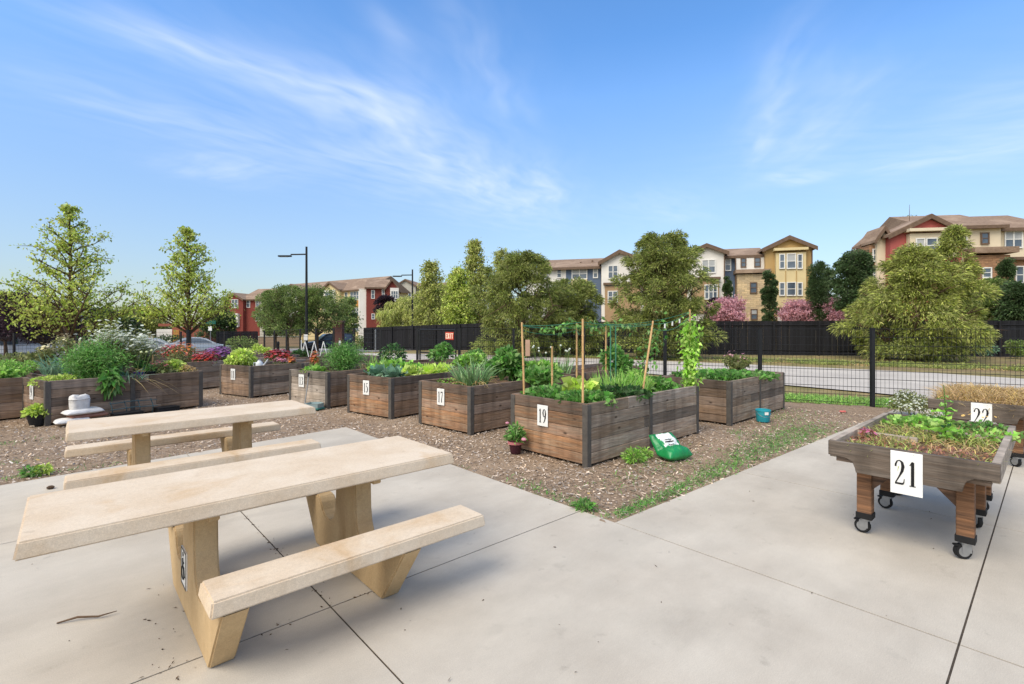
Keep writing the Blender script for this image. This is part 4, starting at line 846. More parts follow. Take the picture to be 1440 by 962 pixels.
# ------------------------------------------------------------------ numerals
GLY = {
 '1': [([(.50, .02), (.50, .96)], [.17, .17]), ([(.28, .82), (.40, .90), (.52, .98)], [.04, .07, .05]), ([(.26, .03), (.74, .03)], [.06, .06])],
 '2': [([(.16, .72), (.18, .82), (.30, .94), (.50, .97), (.68, .90), (.75, .74), (.68, .56), (.50, .38), (.30, .20), (.14, .06)],
        [.10, .10, .07, .07, .14, .18, .15, .09, .07, .06]), ([(.12, .06), (.74, .06)], [.12, .13]), ([(.72, .05), (.82, .12), (.86, .27)], [.10, .06, .03])],
 '3': [([(.17, .78), (.26, .92), (.46, .97), (.66, .90), (.70, .75), (.60, .60), (.42, .53)], [.06, .07, .07, .14, .17, .12, .06]),
       ([(.42, .53), (.64, .48), (.76, .30), (.68, .12), (.48, .03), (.28, .04), (.16, .14)], [.06, .12, .19, .14, .07, .08, .12])],
 '5': [([(.30, .95), (.78, .95)], [.12, .12]), ([(.31, .98), (.24, .55)], [.05, .05]),
       ([(.24, .56), (.42, .63), (.62, .58), (.75, .40), (.70, .18), (.50, .04), (.28, .04), (.16, .13)], [.05, .09, .14, .19, .16, .08, .08, .12])],
 '7': [([(.16, .93), (.82, .93)], [.13, .13]), ([(.17, .97), (.13, .74)], [.05, .03]), ([(.80, .93), (.62, .62), (.46, .30), (.42, .02)], [.06, .10, .14, .15])],
 '9': [([(.50, .97), (.28, .90), (.19, .70), (.28, .50), (.48, .43), (.66, .52)], [.06, .12, .18, .13, .07, .05]),
       ([(.50, .97), (.70, .90), (.79, .66), (.72, .36), (.52, .12), (.26, .02)], [.06, .12, .18, .17, .11, .05])],
}
def numeral(txt, w, h, to3, parent, d=.0025):
    """flat printed figures: to3(u, v, lift) maps sign coordinates in metres to the part's space"""
    mb = MB(); cw = w / len(txt); j = 0
    for i, ch in enumerate(txt):
        for pts, ws in GLY[ch]:
            # resample smoothly
            P = []; W = []
            for k in range(len(pts) - 1):
                for s in (0, .34, .67): P.append((pts[k][0] * (1 - s) + pts[k + 1][0] * s, pts[k][1] * (1 - s) + pts[k + 1][1] * s)); W.append(ws[k] * (1 - s) + ws[k + 1] * s)
            P.append(pts[-1]); W.append(ws[-1]); vs = []
            for k, (x, y) in enumerate(P):
                a = P[max(k - 1, 0)]; b = P[min(k + 1, len(P) - 1)]; tx, ty = (b[0] - a[0]) * cw, (b[1] - a[1]) * h; l = math.hypot(tx, ty) or 1
                nx, ny = -ty / l, tx / l; r = W[k] * cw * .74
                cx, cy = (i + x - .5 * len(txt)) * cw, (y - .5) * h
                vs += [to3(cx + nx * r, cy + ny * r, d + .0003 * j), to3(cx - nx * r, cy - ny * r, d + .0003 * j)]
            mb.add(vs, [(2 * k, 2 * k + 1, 2 * k + 3, 2 * k + 2) for k in range(len(P) - 1)]); j += 1
    return mb.build('numeral', M_INK, parent)

# ------------------------------------------------------------------ picnic tables
def slab_box(x0, x1, y0, y1, z0, z1, draft=.012):
    mb = MB(); vs = [(x0, y0, z0), (x1, y0, z0), (x1, y1, z0), (x0, y1, z0)]
    d = draft; vs += [(x0 + d, y0 + d, z1), (x1 - d, y0 + d, z1), (x1 - d, y1 - d, z1), (x0 + d, y1 - d, z1)]
    return mb.add(vs, [(3, 2, 1, 0), (4, 5, 6, 7), (0, 1, 5, 4), (1, 2, 6, 5), (2, 3, 7, 6), (3, 0, 4, 7)])
def frame_profile():
    r = [(-.49, 0), (.49, 0), (.745, .345), (.47, .345)]
    r += [(.43, .338), (.40, .31), (.37, .265), (.33, .24), (.28, .232), (.23, .24), (.19, .27), (.165, .32), (.15, .40), (.14, .63)]
    l = [(-y, z) for y, z in r[::-1][:-2]]
    return r + l
def picnic_table(label, loc, top, bench, fr, sign):
    t = thing('picnic_table', label, 'picnic table', loc, GROT, 'cast stone picnic tables on the patio')
    slab_box(top[0], top[1], -.37, .37, .632, .70).build('tabletop', M_CAST, t, bevel=.007, seg=2)
    for s in (-1, 1):
        y0, y1 = sorted((s * .49, s * .745))
        slab_box(bench[0], bench[1], y0, y1, .342, .41, .010).build('bench', M_CAST, t, bevel=.008, seg=2)
    for k, x in enumerate(fr):
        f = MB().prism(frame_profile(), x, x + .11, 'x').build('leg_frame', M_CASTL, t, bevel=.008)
        q = MB(); q.tube([(x - .002, .03, .60), (x + .004, .03, .60)], [.022, .022], 12)
        q.build('bolt_recess', M_INK, f)
        MB().box(x + .03, x + .08, -.33, .33, .6, .6315).build('support_rail', M_CASTL, t, bevel=.004)
    if sign:
        x = fr[0] - .004
        s = MB().box(x - .003, x + .004, .015, .155, .15, .345).build('access_sign', M_WHITE, t)
        b = MB(); e = x - .0045
        for (y0, y1, z0, z1) in ((.015, .155, .337, .345), (.015, .155, .15, .158), (.015, .023, .1585, .3365), (.147, .155, .1585, .3365)): b.box(e, e + .001, y0, y1, z0, z1)
        b.build('border', M_INK, s)
        w = MB(); X = x - .0048; cy = .085
        def rib(pts, r):
            for (a, c) in zip(pts[:-1], pts[1:]): w.tube([(X, cy - a[0], a[1]), (X, cy - c[0], c[1])], [r, r], 6)
        w.tube([(X - .001, cy + .008, .318), (X + .001, cy + .008, .318)], [.012, .012], 12)
        rib([(-.008, .298), (-.006, .252), (.022, .252), (.034, .212), (.044, .214)], .0045); rib([(-.007, .278), (.018, .278)], .0035)
        rib([(-.004 + .034 * math.cos(a), .222 + .034 * math.sin(a)) for a in [2.2 + .35 * i for i in range(13)]], .0035)
        w.build('wheelchair_symbol', M_INK, s)
    return t
picnic_table('near cast stone picnic table with a wheelchair symbol on its leg', G(.87, 3.02), (-1.03, 1.02), (-.45, .98), (-.41, .43), True)
picnic_table('farther cast stone picnic table at the wood chip edge, without a symbol', G(.95, 5.53), (-.97, .97), (-.98, .88), (-.52, .30), False)

# ------------------------------------------------------------------ raised beds
SOILZ = .60
def soil_sheet(x0, x1, y0, y1, z, parent, m, amp=.02):
    xs = np.linspace(x0, x1, max(6, int((x1 - x0) / .06))); ys = np.linspace(y0, y1, max(6, int((y1 - y0) / .06)))
    X, Y = np.meshgrid(xs, ys); Z = z + RNG.normal(0, amp * .5, X.shape) + amp * np.sin(X * 5 + Y * 3)
    V = np.stack([X, Y, Z], -1).reshape(-1, 3); i = np.arange(X.size).reshape(X.shape)
    F = np.stack([i[:-1, :-1], i[:-1, 1:], i[1:, 1:], i[1:, :-1]], -1).reshape(-1, 4)
    return geo('soil', (V, F), m, parent)
def bed(label, loc, rz, L=2.59, W=1.22, H=.69, num=None, end=M_WOODW, side=M_WOODG, soil=M_SOIL, rows=5, sy=.66, low=0.0):
    t = thing('raised_bed', label, 'raised bed', loc, rz, 'wooden raised garden beds')
    bh = H / rows; T = .042
    def panel(kind, m):
        mb = MB()
        for k in range(rows):
            z0, z1 = k * bh + .0015 + (.015 if k == 0 else 0), (k + 1) * bh - .0015; j = random.uniform(-.005, .005)
            cut = random.uniform(.3, .7)
            if kind in 'nf':
                y = (0 if kind == 'n' else W - T) + j; c = L * cut
                if random.random() < .55: mb.box(T + .001, c - .001, y, y + T, z0, z1).box(c + .001, L - T - .001, y, y + T, z0, z1)
                else: mb.box(T + .001, L - T - .001, y, y + T, z0, z1)
            else:
                x = (0 if kind == 'l' else L - T) + j; mb.box(x, x + T, 0.001, W - .001, z0, z1)
        return mb.build('side_panel', m, t, bevel=.005, seg=1)
    panel('n', side); panel('f', side); panel('l', end); panel('r', side)
    p = .074
    for x in (-.008, L - p + .008):
        for y in (-.008, W - p + .008):
            MB().box(x, x + p, y, y + p, -.03, H - .012).build('post', M_POST, t, bevel=.004, seg=1)
    for y in (-.010, W - .032):
        MB().box(L * .5 - .035, L * .5 + .035, y, y + .042, -.03, H - .014).build('post', M_POST, t, bevel=.004, seg=1)
    soil_sheet(T, L - T, T, W - T, SOILZ, t, soil, .02)
    if num:
        s = MB().box(-.017, -.0085, sy - .085, sy + .085, H - .335, H - .085).build('number_sign', M_WHITE, t, bevel=.002, seg=1)
        numeral(num, .135 if len(num) > 1 else .08, .17, lambda u, v, l: (-.017 - l, sy - u, H - .21 + v), s)
    return t
BEDS = {  # garden position of the near corner, turn
 19: (4.22, 3.44, 1), 17: (4.27, 5.61, 5), 15: (4.02, 7.48, 11), 13: (3.66, 9.30, 15), 11: (2.97, 11.87, 17), 9: (-.27, 10.64, 15)}
def BG(k, x, y, z=0.0):          # bed-local -> world
    X, Y, r = BEDS[k][:3]; c, s = math.cos(R_(r)), math.sin(R_(r)); return G(X + x * c - y * s, Y + x * s + y * c, z)
def bz(k): return GROT + R_(BEDS[k][2])
bed('wooden raised bed with number 19, tied with a cane and string frame', BG(19, 0, 0), bz(19), num='19', end=M_WOODW, side=M_WOODG)
bed('wooden raised bed with number 17, nearly bare soil with a clump of leeks', BG(17, 0, 0), bz(17), num='17', soil=M_SOILD, side=M_WOODD)
bed('wooden raised bed with number 15, planted with cabbages', BG(15, 0, 0), bz(15), num='15', side=M_WOODD)
bed('silvery raised bed with number 13 and a coiled lid box leaning at its foot', BG(13, 0, 0), bz(13), num='13', end=M_WOODA, side=M_WOODD, sy=.8)
bed('wooden raised bed with number 11, a watering jug on its rim', BG(11, 0, 0), bz(11), num='11', end=M_WOODD, side=M_WOODG)
bed('long dark raised bed with number 9, overgrown with white umbels, white sacks in front', BG(9, 0, 0), bz(9), L=2.3, num='9', end=M_WOODD, side=M_WOODD)
BEDS.update({20: (7.72, 3.42, 1), 18: (7.2, 5.95, 4), 16: (7.05, 7.95, 8), 14: (6.55, 10.0, 12), 7: (-2.75, 11.2, 15),
             12: (1.85, 14.2, 18), 10: (4.9, 13.3, 17), 8: (1.1, 17.0, 18), 6: (4.2, 15.9, 17), 4: (-2.2, 14.6, 16)})
bed('weathered raised bed of strawberries with a teal bucket beside it', BG(20, 0, 0), bz(20), L=2.4, end=M_WOODD, side=M_WOODG)
bed('raised bed behind number 17, with flowering onions', BG(18, 0, 0), bz(18), L=2.3, end=M_WOODD, side=M_WOODD)
bed('raised bed behind number 15, full of bright leafy greens', BG(16, 0, 0), bz(16), L=2.0, end=M_WOODD, side=M_WOODD)
bed('low raised bed nearest the exit sign', BG(14, 0, 0), bz(14), L=1.4, end=M_WOODD, side=M_WOODD)
bed('dark raised bed at the left edge behind number 9', BG(7, 0, 0), bz(7), end=M_WOODD, side=M_WOODD)
bed('raised bed of red and purple flowers between numbers 9 and 11', BG(12, 0, 0), bz(12), end=M_WOODG, side=M_WOODG)
bed('raised bed behind number 11 with a band of red flowers', BG(10, 0, 0), bz(10), L=2.3, end=M_WOODD, side=M_WOODD)
bed('far raised bed of purple flowers near the parked silver car', BG(8, 0, 0), bz(8), end=M_WOODD, side=M_WOODD)
bed('far raised bed beneath the tall street lamp', BG(6, 0, 0), bz(6), end=M_WOODD, side=M_WOODD)
bed('far left raised bed in front of the white pickup', BG(4, 0, 0), bz(4), end=M_WOODD, side=M_WOODD)

# ------------------------------------------------------------------ wheeled planter tables
def cart(label, loc, num):
    L, W, H = 1.78, .90, .70
    t = thing('planter_cart', label, 'planter', loc, GROT, 'wheeled wooden planter tables')
    rail, apr = .105, .205
    prof = [(-.0, H), (0, H - rail)]
    def arc(y, s):   # rounded step from rail to apron
        return [(y + s * .06 * math.sin(a), H - rail - .012 - .06 * (1 - math.cos(a))) for a in (0, .4, .8, 1.2, 1.57)]
    lft = [(W, H - rail), (W - .115, H - rail - .008)] + [(W - .115 - .05 * math.sin(a), H - rail - .008 - .06 * (1 - math.cos(a))) for a in (.5, 1, 1.57)]
    rgt = [(.165 - .05 * (1 - math.cos(a)) + .0, H - rail - .008 - .06 * (1 - math.sin(a))) for a in (0, .5, 1)]
    pr = [(0, H), (0, H - rail), (.115, H - rail - .008), (.15, H - rail - .03), (.165, H - rail - .07), (.17, H - apr),
          (W - .17, H - apr), (W - .165, H - rail - .07), (W - .15, H - rail - .03), (W - .115, H - rail - .008), (W, H - rail), (W, H)]
    for x in (0, L - .04): MB().prism(pr, x, x + .04, 'x').build('end_board', M_CART, t, bevel=.003, seg=1)
    for y in (0, W - .04): MB().box(.041, L - .041, y, y + .04, H - rail - .02, H + .002).build('side_board', M_WOODA, t, bevel=.003, seg=1)
    MB().box(.041, L - .041, .041, W - .041, H - .15, H - .12).build('floor_board', M_WOODD, t)
    soil_sheet(.041, L - .041, .041, W - .041, H - .055, t, M_SOILD, .012)
    for x, y0, y1 in ((.62, .48, .86), (1.12, .05, .5)): MB().box(x, x + .035, y0, y1, H - .07, H - .012).build('divider', M_WOODA, t, bevel=.003, seg=1)
    for x in (.20, .93, 1.42):
        for y in (.13, W - .22):
            MB().box(x, x + .09, y, y + .09, .135, H - .13).build('leg', M_STAIN, t, bevel=.004, seg=1)
            MB().box(x - .006, x + .096, y - .006, y + .096, .115, .16).build('foot_socket', M_RUB, t, bevel=.004, seg=1)
            cx, cy = x + .045, y + .045
            ca = MB().tube([(cx, cy, .098), (cx, cy, .1145)], [.034, .034], 14).build('caster', M_ALU, t)
            sw = random.uniform(-.9, .9) + math.pi / 2; R = Matrix.Translation((cx, cy, 0)) @ Matrix.Rotation(sw, 4, 'Z')
            mb = MB().prism([(-.023, .045), (-.019, .045), (-.019, .093), (.019, .093), (.019, .045), (.023, .045), (.023, .0978), (-.023, .0978)], -.022, .034, 'x'); mb.v = [tuple(R @ Vector(p)) for p in mb.v]
            mb.build('fork', M_ALU, ca)
            wl = MB(); ring = [(R @ Vector((.018, s * .0165, .052))) for s in (-1, 1)]
            wl.tube(ring, [.0505, .0505], 24); wl.build('wheel', M_RUB, ca, bevel=.004)
            hb = MB(); hb.tube([R @ Vector((.018, s * .0185, .052)) for s in (-1, 1)], [.033, .033], 20); hb.build('hub', M_ALU, ca)
            MB().box(.03, .072, -.016, .016, .085, .097, R).build('brake_pedal', M_RUB, ca, bevel=.003)
    for y, s in ((.22, 1), (W - .22, -1)):
        MB().prism([(y, H - apr - .002), (y + s * .15, H - apr - .002), (y, H - apr - .16)][::s], .225, .262, 'x').build('brace', M_STAIN, t)
    s = MB().box(-.008, -.0015, .36, .53, H - .29, H - .006).build('number_sign', M_WHITE, t, bevel=.0015, seg=1)
    numeral(num, .135, .17, lambda u, v, l: (-.008 - l, .445 - u, H - .145 + v), s)
    return t
cart('nearer wheeled planter table with number 21 and weedy soil', G(4.15, .22), '21')
cart('farther wheeled planter table with number 22, full of dry golden grass', G(7.48, .10), '22')

# ------------------------------------------------------------------ wire fence round the garden
def wire_fence():
    P = [(12.22, 6.88), (10.48, 7.77), (7.0, 9.53), (5.26, 10.41), (3.52, 11.29), (1.78, 12.18), (.04, 13.06), (-1.5, 14.0), (-2.97, 15.4), (-4.5, 16.8),
         (-5.9, 18.3), (-7.2, 19.8), (-8.5, 21.25), (-9.8, 22.7), (-11.1, 24.15), (-12.4, 25.6), (-13.6, 26.95),
         (-15.0, 25.6), (-16.4, 24.3), (-17.8, 22.95), (-19.2, 21.65), (-20.6, 20.3), (-22, 19), (-23.4, 17.7)]
    t = thing('wire_fence', 'black welded wire fence round the garden beds', 'fence', (P[2][0], P[2][1], 0))
    o = Vector((P[2][0], P[2][1], 0)); Hf = 1.52
    pts = [Vector((x, y, terr(x, y))) - o for x, y in P]
    for p in pts:
        MB().box(p.x - .033, p.x + .033, p.y - .033, p.y + .033, p.z - .06, p.z + Hf).box(p.x - .037, p.x + .037, p.y - .037, p.y + .037, p.z + Hf, p.z + Hf + .012).build('fence_post', M_BLACKM, t)
    for i, (a, b) in enumerate(zip(pts[:-1], pts[1:])):
        if i == 8: continue      # the gate stands there
        mb = MB(); d = (b - a); far = i > 7
        n = int(d.length / .065) if not far else 16
        for k in range(1, n):
            q = a + d * (k / n); r = .0034 if not far else .003
            mb.tube([q + Vector((0, 0, .04)), q + Vector((0, 0, Hf - .01))], [r, r], 3, False)
        for k in range(10):
            z = Vector((0, 0, .05 + k * (Hf - .06) / 9)); mb.tube([a + z, b + z], [.0052, .0052], 4, False)
        mb.build('wire_panel', M_BLACKM, t)
    ga, gb = Vector((-1.62, 14.11, -.0)), Vector((-2.87, 15.30, -.0)); d = gb - ga
    g = thing('garden_gate', 'black wire gate carrying a red exit sign', 'gate', (ga.x, ga.y, terr(ga.x, ga.y))); mb = MB()
    z = lambda h: Vector((0, 0, h)); e = d
    for p in (Vector(), e): mb.tube([p + z(.06), p + z(1.5)], [.024, .024], 8)
    for h in (.07, .78, 1.48): mb.tube([z(h), e + z(h)], [.02, .02], 8)
    mb.build('gate_frame', M_BLACKM, g); mb = MB()
    for k in range(1, 22): q = e * (k / 22); mb.tube([q + z(.07), q + z(1.48)], [.003, .003], 3, False)
    mb.build('wire_panel', M_BLACKM, g)
    ang = math.atan2(-d.y, -d.x); c = ga + d * .14
    s = thing('exit_sign', 'small red exit sign on the black gate', 'sign', (c.x, c.y, 1.18), ang)
    MB().box(-.19, .19, -.035, -.027, .012, .238).build('plate', mk('sign_red', C(196, 72, 52), C(180, 60, 44), 4, rough=.5), s, bevel=.004)
    m = mk('sign_cream', C(240, 214, 190), C(232, 206, 180), 4, rough=.5); mb = MB()
    def bar(x0, x1, z0, z1): mb.box(x0, x1, -.0385, -.0355, z0, z1)
    def diag(xa, za, xb, zb, k):
        w = .02; mb.prism([(xa - w, za), (xa + w, za), (xb + w, zb), (xb - w, zb)], -.0385 - k, -.0355, 'y')
    x = -.165; bar(x, x + .03, .045, .205); [bar(x + .031, x + .075, q, q + .03) for q in (.045, .11, .175)]
    diag(-.065, .045, -.005, .205, 0); diag(-.005, .045, -.065, .205, .001); bar(.035, .065, .045, .205)
    bar(.085, .175, .175, .205); bar(.115, .145, .045, .174)
    mb.build('lettering', m, s)
wire_fence()
sp = lambda u, z, h=0: Vector((U(u, z), z, h))
L_LEEK = leafmat('leaf_leek', C(126, 156, 96), C(96, 132, 78))
S0 = SOILZ
# --- bed 19
bush('low strawberry foliage spilling over the front corner of bed 19', BG(19, .35, .3, S0), (.34, .26, .09), 900, .075, .06, L_GREEN, flat=.3, up=.6)
bush('dense low greens along the far end of bed 19', BG(19, .45, .85, S0), (.42, .3, .09), 900, .08, .06, L_GREEN, flat=.3, up=.6)
bush('yellowing squash leaves beside the corner cane of bed 19', BG(19, .55, .55, S0), (.20, .2, .13), 160, .14, .12, L_YEL, up=.5)
bush('blue-green foliage patch on the near side of bed 19', BG(19, .95, .3, S0), (.45, .22, .10), 900, .07, .055, L_DARK, flat=.3, up=.6)
blades('upright chives growing in the middle of bed 19', BG(19, 1.25, .42, S0), 420, .26, .46, .012, L_BRIGHT, bend=.25, tilt=.22, name='chive_clump', sx=1.3)
bush('bushy tomato plant among the canes of bed 19', BG(19, 1.92, .98, S0), (.26, .2, .40), 900, .075, .045, L_GREEN, lumps=9)
bush('small green pepper plants near the leaning cane of bed 19', BG(19, 1.72, .45, S0), (.28, .26, .17), 600, .09, .05, L_BRIGHT, lumps=6)
bush('flat green cover at the right end of bed 19', BG(19, 2.2, .5, S0), (.32, .42, .10), 900, .08, .06, L_GREEN, flat=.3)
def vine(label, pts, n, spread, m, L=.09, W=.075):
    t = thing('climbing_vine', label, 'vine', pts[0]); o = Vector(pts[0]); q = [Vector(p) - o for p in pts]
    MB().tube(q, .008, 5, False).build('stem', M_STEM, t); s = RNG.random(n) * (len(q) - 1.001); i = s.astype(int); f = (s - i)[:, None]; Q = np.array([tuple(p) for p in q])
    P = Q[i] * (1 - f) + Q[i + 1] * f; sp = np.array(spread); sp = np.interp(s, np.arange(len(sp)), sp)[:, None]
    P = P + RNG.normal(0, 1, (n, 3)) * sp; geo('foliage', leaf_geo(P, RNG.normal(0, .8, (n, 3)) + [0, 0, -.2], L * (.6 + .8 * RNG.random(n)), W, .25), m, t)
vine('bright yellow-green bean vine climbing the last cane of bed 19', [BG(19, 2.53, .08, S0), BG(19, 2.53, .1, .95), BG(19, 2.54, .09, 1.25), BG(19, 2.54, .10, 1.60)], 1000, [.04, .055, .055, .08], leafmat('leaf_lime', C(152, 190, 54), C(122, 168, 44)), .062, .045)
vine('leafy vine trailing along the back string of the cane frame', [BG(19, .35, 1.0, 1.50), BG(19, .9, 1.02, 1.55), BG(19, 1.45, 1.03, 1.57), BG(19, 2.0, 1.03, 1.58), BG(19, 2.5, 1.0, 1.52)], 130, [.03, .04, .05, .05, .04], L_GREEN, .06, .05)
vine('vine hanging from the cane frame down to bed 19', [sp(912, 7.2, S0), sp(903, 7.4, .95), sp(918, 7.4, 1.3), sp(930, 7.4, 1.6)], 190, [.04, .06, .07, .09], L_GREEN, .06, .05)
def canes():
    t = thing('cane_trellis', 'bamboo canes joined by green string over bed 19', 'trellis', BG(19, 0, 0, S0), bz(19))
    C_ = [((.12, 1.10), (.10, 1.13), 1.60), ((.10, .14), (.11, .15), 1.63), ((1.18, .08), (1.52, .10), 1.62), ((2.53, .08), (2.53, .10), 1.80), ((1.72, 1.0), (1.74, 1.02), 1.62), ((1.1, 1.05), (1.1, 1.05), 1.60), ((.62, 1.08), (.62, 1.08), 1.28)]
    tops = []
    for (a, b, h) in C_:
        e = Vector((b[0], b[1], h - S0)); p = Vector((a[0], a[1], -.1)); mid = p.lerp(e, .5) + Vector((.006, .004, 0)); tops.append(e)
        mb = MB().tube([p, p.lerp(e, .25), mid, p.lerp(e, .75), e], [.0145, .014, .0135, .013, .012], 8)
        for k in range(1, 6): q = p.lerp(e, k / 6) + Vector((.003, .002, 0)); mb.tube([q - Vector((0, 0, .006)), q + Vector((0, 0, .006))], [.0165, .0165], 8)
        mb.build('cane', M_BAMBOO, t, smooth=True)
    M_STR = mk('green_string', C(70, 128, 104), C(56, 110, 90), 5)
    def st(a, b, sag, dz=-.03):
        a = a + Vector((0, 0, dz)); b = b + Vector((0, 0, dz)); pts = [a.lerp(b, s / 8) - Vector((0, 0, sag * 4 * (s / 8) * (1 - s / 8))) for s in range(9)]
        MB().tube(pts, .0035, 4, False).build('string', M_STR, t)
    for i, j, s in ((0, 5, .03), (0, 1, .02), (1, 2, .03), (1, 4, .04), (5, 4, .02), (2, 3, .05), (4, 3, .06), (4, 2, .03), (0, 4, .05)): st(tops[i], tops[j], s, -.03 - .02 * random.random())
    for i, j, s in ((0, 5, .06), (1, 5, .07), (2, 3, .10)): st(tops[i], tops[j], s, -.10)
    for s in (.3, .5, .7): q = tops[2].lerp(tops[3], s) - Vector((0, 0, .09)); MB().box(q.x - .008, q.x + .008, q.y - .008, q.y + .008, q.z - .06, q.z).build('plastic_clip', M_WHITE, t)
    for x in (1.3, 1.42): MB().tube([(x, .62, -.1), (x, .62, .95)], .009, 6).build('green_stake', M_STR, t)
canes()
# --- bed 17
blades('clump of leeks in the corner of bed 17', BG(17, .55, .55, S0), 150, .22, .62, .026, L_LEEK, bend=.4, tilt=.45, dead=30)
blades('lone leek at the far side of bed 17', BG(17, 1.5, .28, S0), 9, .02, .38, .02, L_BLUE, bend=.3, tilt=.15)
bush('sparse low seedlings in bed 17', BG(17, .5, .95, S0), (.3, .12, .05), 120, .05, .03, L_BRIGHT, stems=4)
blades('second smaller leek clump behind the first in bed 17', BG(17, .75, .95, S0), 60, .14, .5, .024, L_LEEK, bend=.4, tilt=.4, dead=8)
# --- bed 15 cabbages
for i, (x, y, R) in enumerate([(.3, .3, .24), (.35, .78, .25), (.75, .4, .25), (.8, .88, .23), (1.2, .32, .24), (1.25, .8, .24), (1.65, .4, .23), (.55, 1.02, .2)]):
    rosette(['blue-green cabbage at the front corner of bed 15', 'blue-green cabbage beside the number sign of bed 15', 'pale green cabbage along the near side of bed 15', 'bluish cabbage in the middle row of bed 15',
             'yellow-green cabbage halfway along bed 15', 'bright green cabbage behind the middle of bed 15', 'last pale cabbage toward the bare end of bed 15', 'small cabbage at the far rim of bed 15'][i],
            BG(15, x, y, S0), R * 1.02, L_BLUE if i in (0, 1, 3) else (L_YEL if i in (2, 4, 6) else L_BRIGHT), 15, group='cabbages in bed 15')
bush('leafy lettuce row behind the cabbages of bed 15', BG(15, .9, 1.0, S0), (.5, .14, .13), 500, .13, .09, L_BRIGHT, up=.8)
# --- bed 13
feather('big feathery bright green fennel overhanging bed 13', BG(13, .82, .55, S0), (.50, .5, .30), 9000, L_GREEN, stems=90, leafL=.055)
bush('lettuce seedlings at the front of bed 13', BG(13, .25, .75, S0), (.2, .3, .07), 240, .09, .06, L_BRIGHT, up=.8)
blades('onion stalks going dry behind the fennel of bed 13', BG(13, 1.75, .6, S0), 60, .35, .62, .016, L_BRIGHT, bend=.6, tilt=.4, dead=16, name='onion_patch')
bush('dark bushy herb at the far end of bed 13', BG(13, 2.25, .6, S0), (.3, .35, .3), 800, .07, .04, L_DARK)
# --- bed 11
bush('round pale green shrub at the sign corner of bed 11', BG(11, .35, .95, S0), (.36, .3, .24), 1300, .085, .05, L_YEL, lumps=12)
# --- bed 9
feather('tall umbels of white flowers rising from bed 9', BG(9, 1.1, .7, S0), (.62, .5, .52), 6000, L_OLIVE, name='white_umbel_plant', stems=150, fl=(F_WHITE, 420, .028), leafL=.05)
feather('second white flowered umbel plant toward the right of bed 9', BG(9, 1.6, .8, S0), (.42, .4, .42), 3000, L_OLIVE, name='white_umbel_plant', stems=90, fl=(F_WHITE, 260, .027), leafL=.05)
feather('lush parsley-like greenery in the front of bed 9', BG(9, .72, .4, S0), (.55, .38, .34), 9000, L_GREEN, stems=80, leafL=.07)
blades('drooping flowered leeks hanging over the side of bed 9', BG(9, 1.15, .22, S0), 80, .26, .5, .022, L_BLUE, bend=.8, tilt=.6, dead=14, fl=(mk('bud_green', C(206, 212, 160), C(190, 200, 140), 6), 7, .022))
bush('broad green leaves spilling down the side of bed 9', BG(9, .82, .02, S0 - .12), (.13, .09, .17), 220, .12, .08, L_GREEN, droop=.5, up=-.3, stems=4)
bush('low yellow-green cover near the sign of bed 9', BG(9, .3, .55, S0), (.3, .42, .07), 420, .06, .04, L_YEL, flat=.3)
bush('red-green leafy herb toward the right end of bed 9', BG(9, 1.7, .3, S0), (.2, .2, .12), 300, .08, .06, L_OLIVE, fl=(F_RED, 30, .02))
bush('bright lime herb at the right end of bed 9', BG(9, 1.95, .5, S0), (.24, .3, .2), 520, .08, .06, L_YEL, lumps=7)
bush('golden feathery herb at the last post of bed 9', BG(9, 2.1, .2, S0), (.18, .14, .10), 420, .05, .02, L_STRAW)
# --- bed 7 and 4 (left)
bush('pale fennel-like foliage in the left edge bed', BG(7, 2.25, .6, S0), (.36, .4, .22), 2600, .05, .018, L_BRIGHT, lumps=9)
blades('blue-green garlic leaves in the left edge bed', sp(82, 10.5, .55), 110, .26, .62, .03, L_BLUE, bend=.6, tilt=.5)
bush('tall flowering herb with cream heads in the left edge bed', sp(86, 11.3, .55), (.48, .4, .42), 1200, .07, .03, L_OLIVE, fl=(leafmat('petal_cream', C(224, 214, 170), C(206, 190, 140), ihue=.01), 120, .028), lumps=10)
bush('low lettuces at the far left of the left edge bed', BG(7, 1.95, .35, S0), (.3, .25, .13), 700, .1, .07, L_BRIGHT, up=.7)
bush('leafy greens in the far left bed by the pickup', BG(4, 1.6, .6, S0), (.9, .45, .2), 1300, .09, .06, L_OLIVE, lumps=9)
# --- flower beds 12, 10, 8, 6
bush('mound of red flowers over the left end of the flower bed', BG(12, .95, .35, S0 - .2), (.36, .36, .24), 900, .06, .03, L_OLIVE, fl=(F_RED, 620, .03), name='red_flower_mound')
bush('orange and red flowers behind the red mound', BG(12, .75, 1.0, S0), (.36, .3, .26), 700, .06, .03, L_OLIVE, fl=(F_ORANGE, 160, .026), name='orange_flowers')
bush('mound of purple flowers in the flower bed', BG(12, 1.55, .8, S0 - .08), (.42, .36, .22), 900, .06, .03, L_OLIVE, fl=(F_PURP, 560, .032), name='purple_flower_mound')
bush('second mound of red flowers at the back of the beds', BG(8, 1.35, .3, S0 - .1), (.45, .4, .24), 800, .06, .03, L_OLIVE, fl=(F_RED, 420, .035), name='red_flower_mound')
bush('grey-violet heather beyond the red mounds', sp(345, 14.5, .45), (.6, .4, .24), 1800, .06, .02, leafmat('leaf_mauve', C(134, 112, 108), C(108, 92, 80)), name='heather')
bush('band of deep red flowers behind bed 11', sp(391, 13.3, .55), (.40, .25, .17), 600, .05, .03, L_OLIVE, fl=(F_RED, 620, .03), name='red_flower_band')
bush('small mound of orange flowers behind bed 11', sp(410, 12.1, .56), (.10, .10, .09), 160, .05, .03, L_OLIVE, fl=(F_ORANGE, 160, .026), name='orange_flowers')
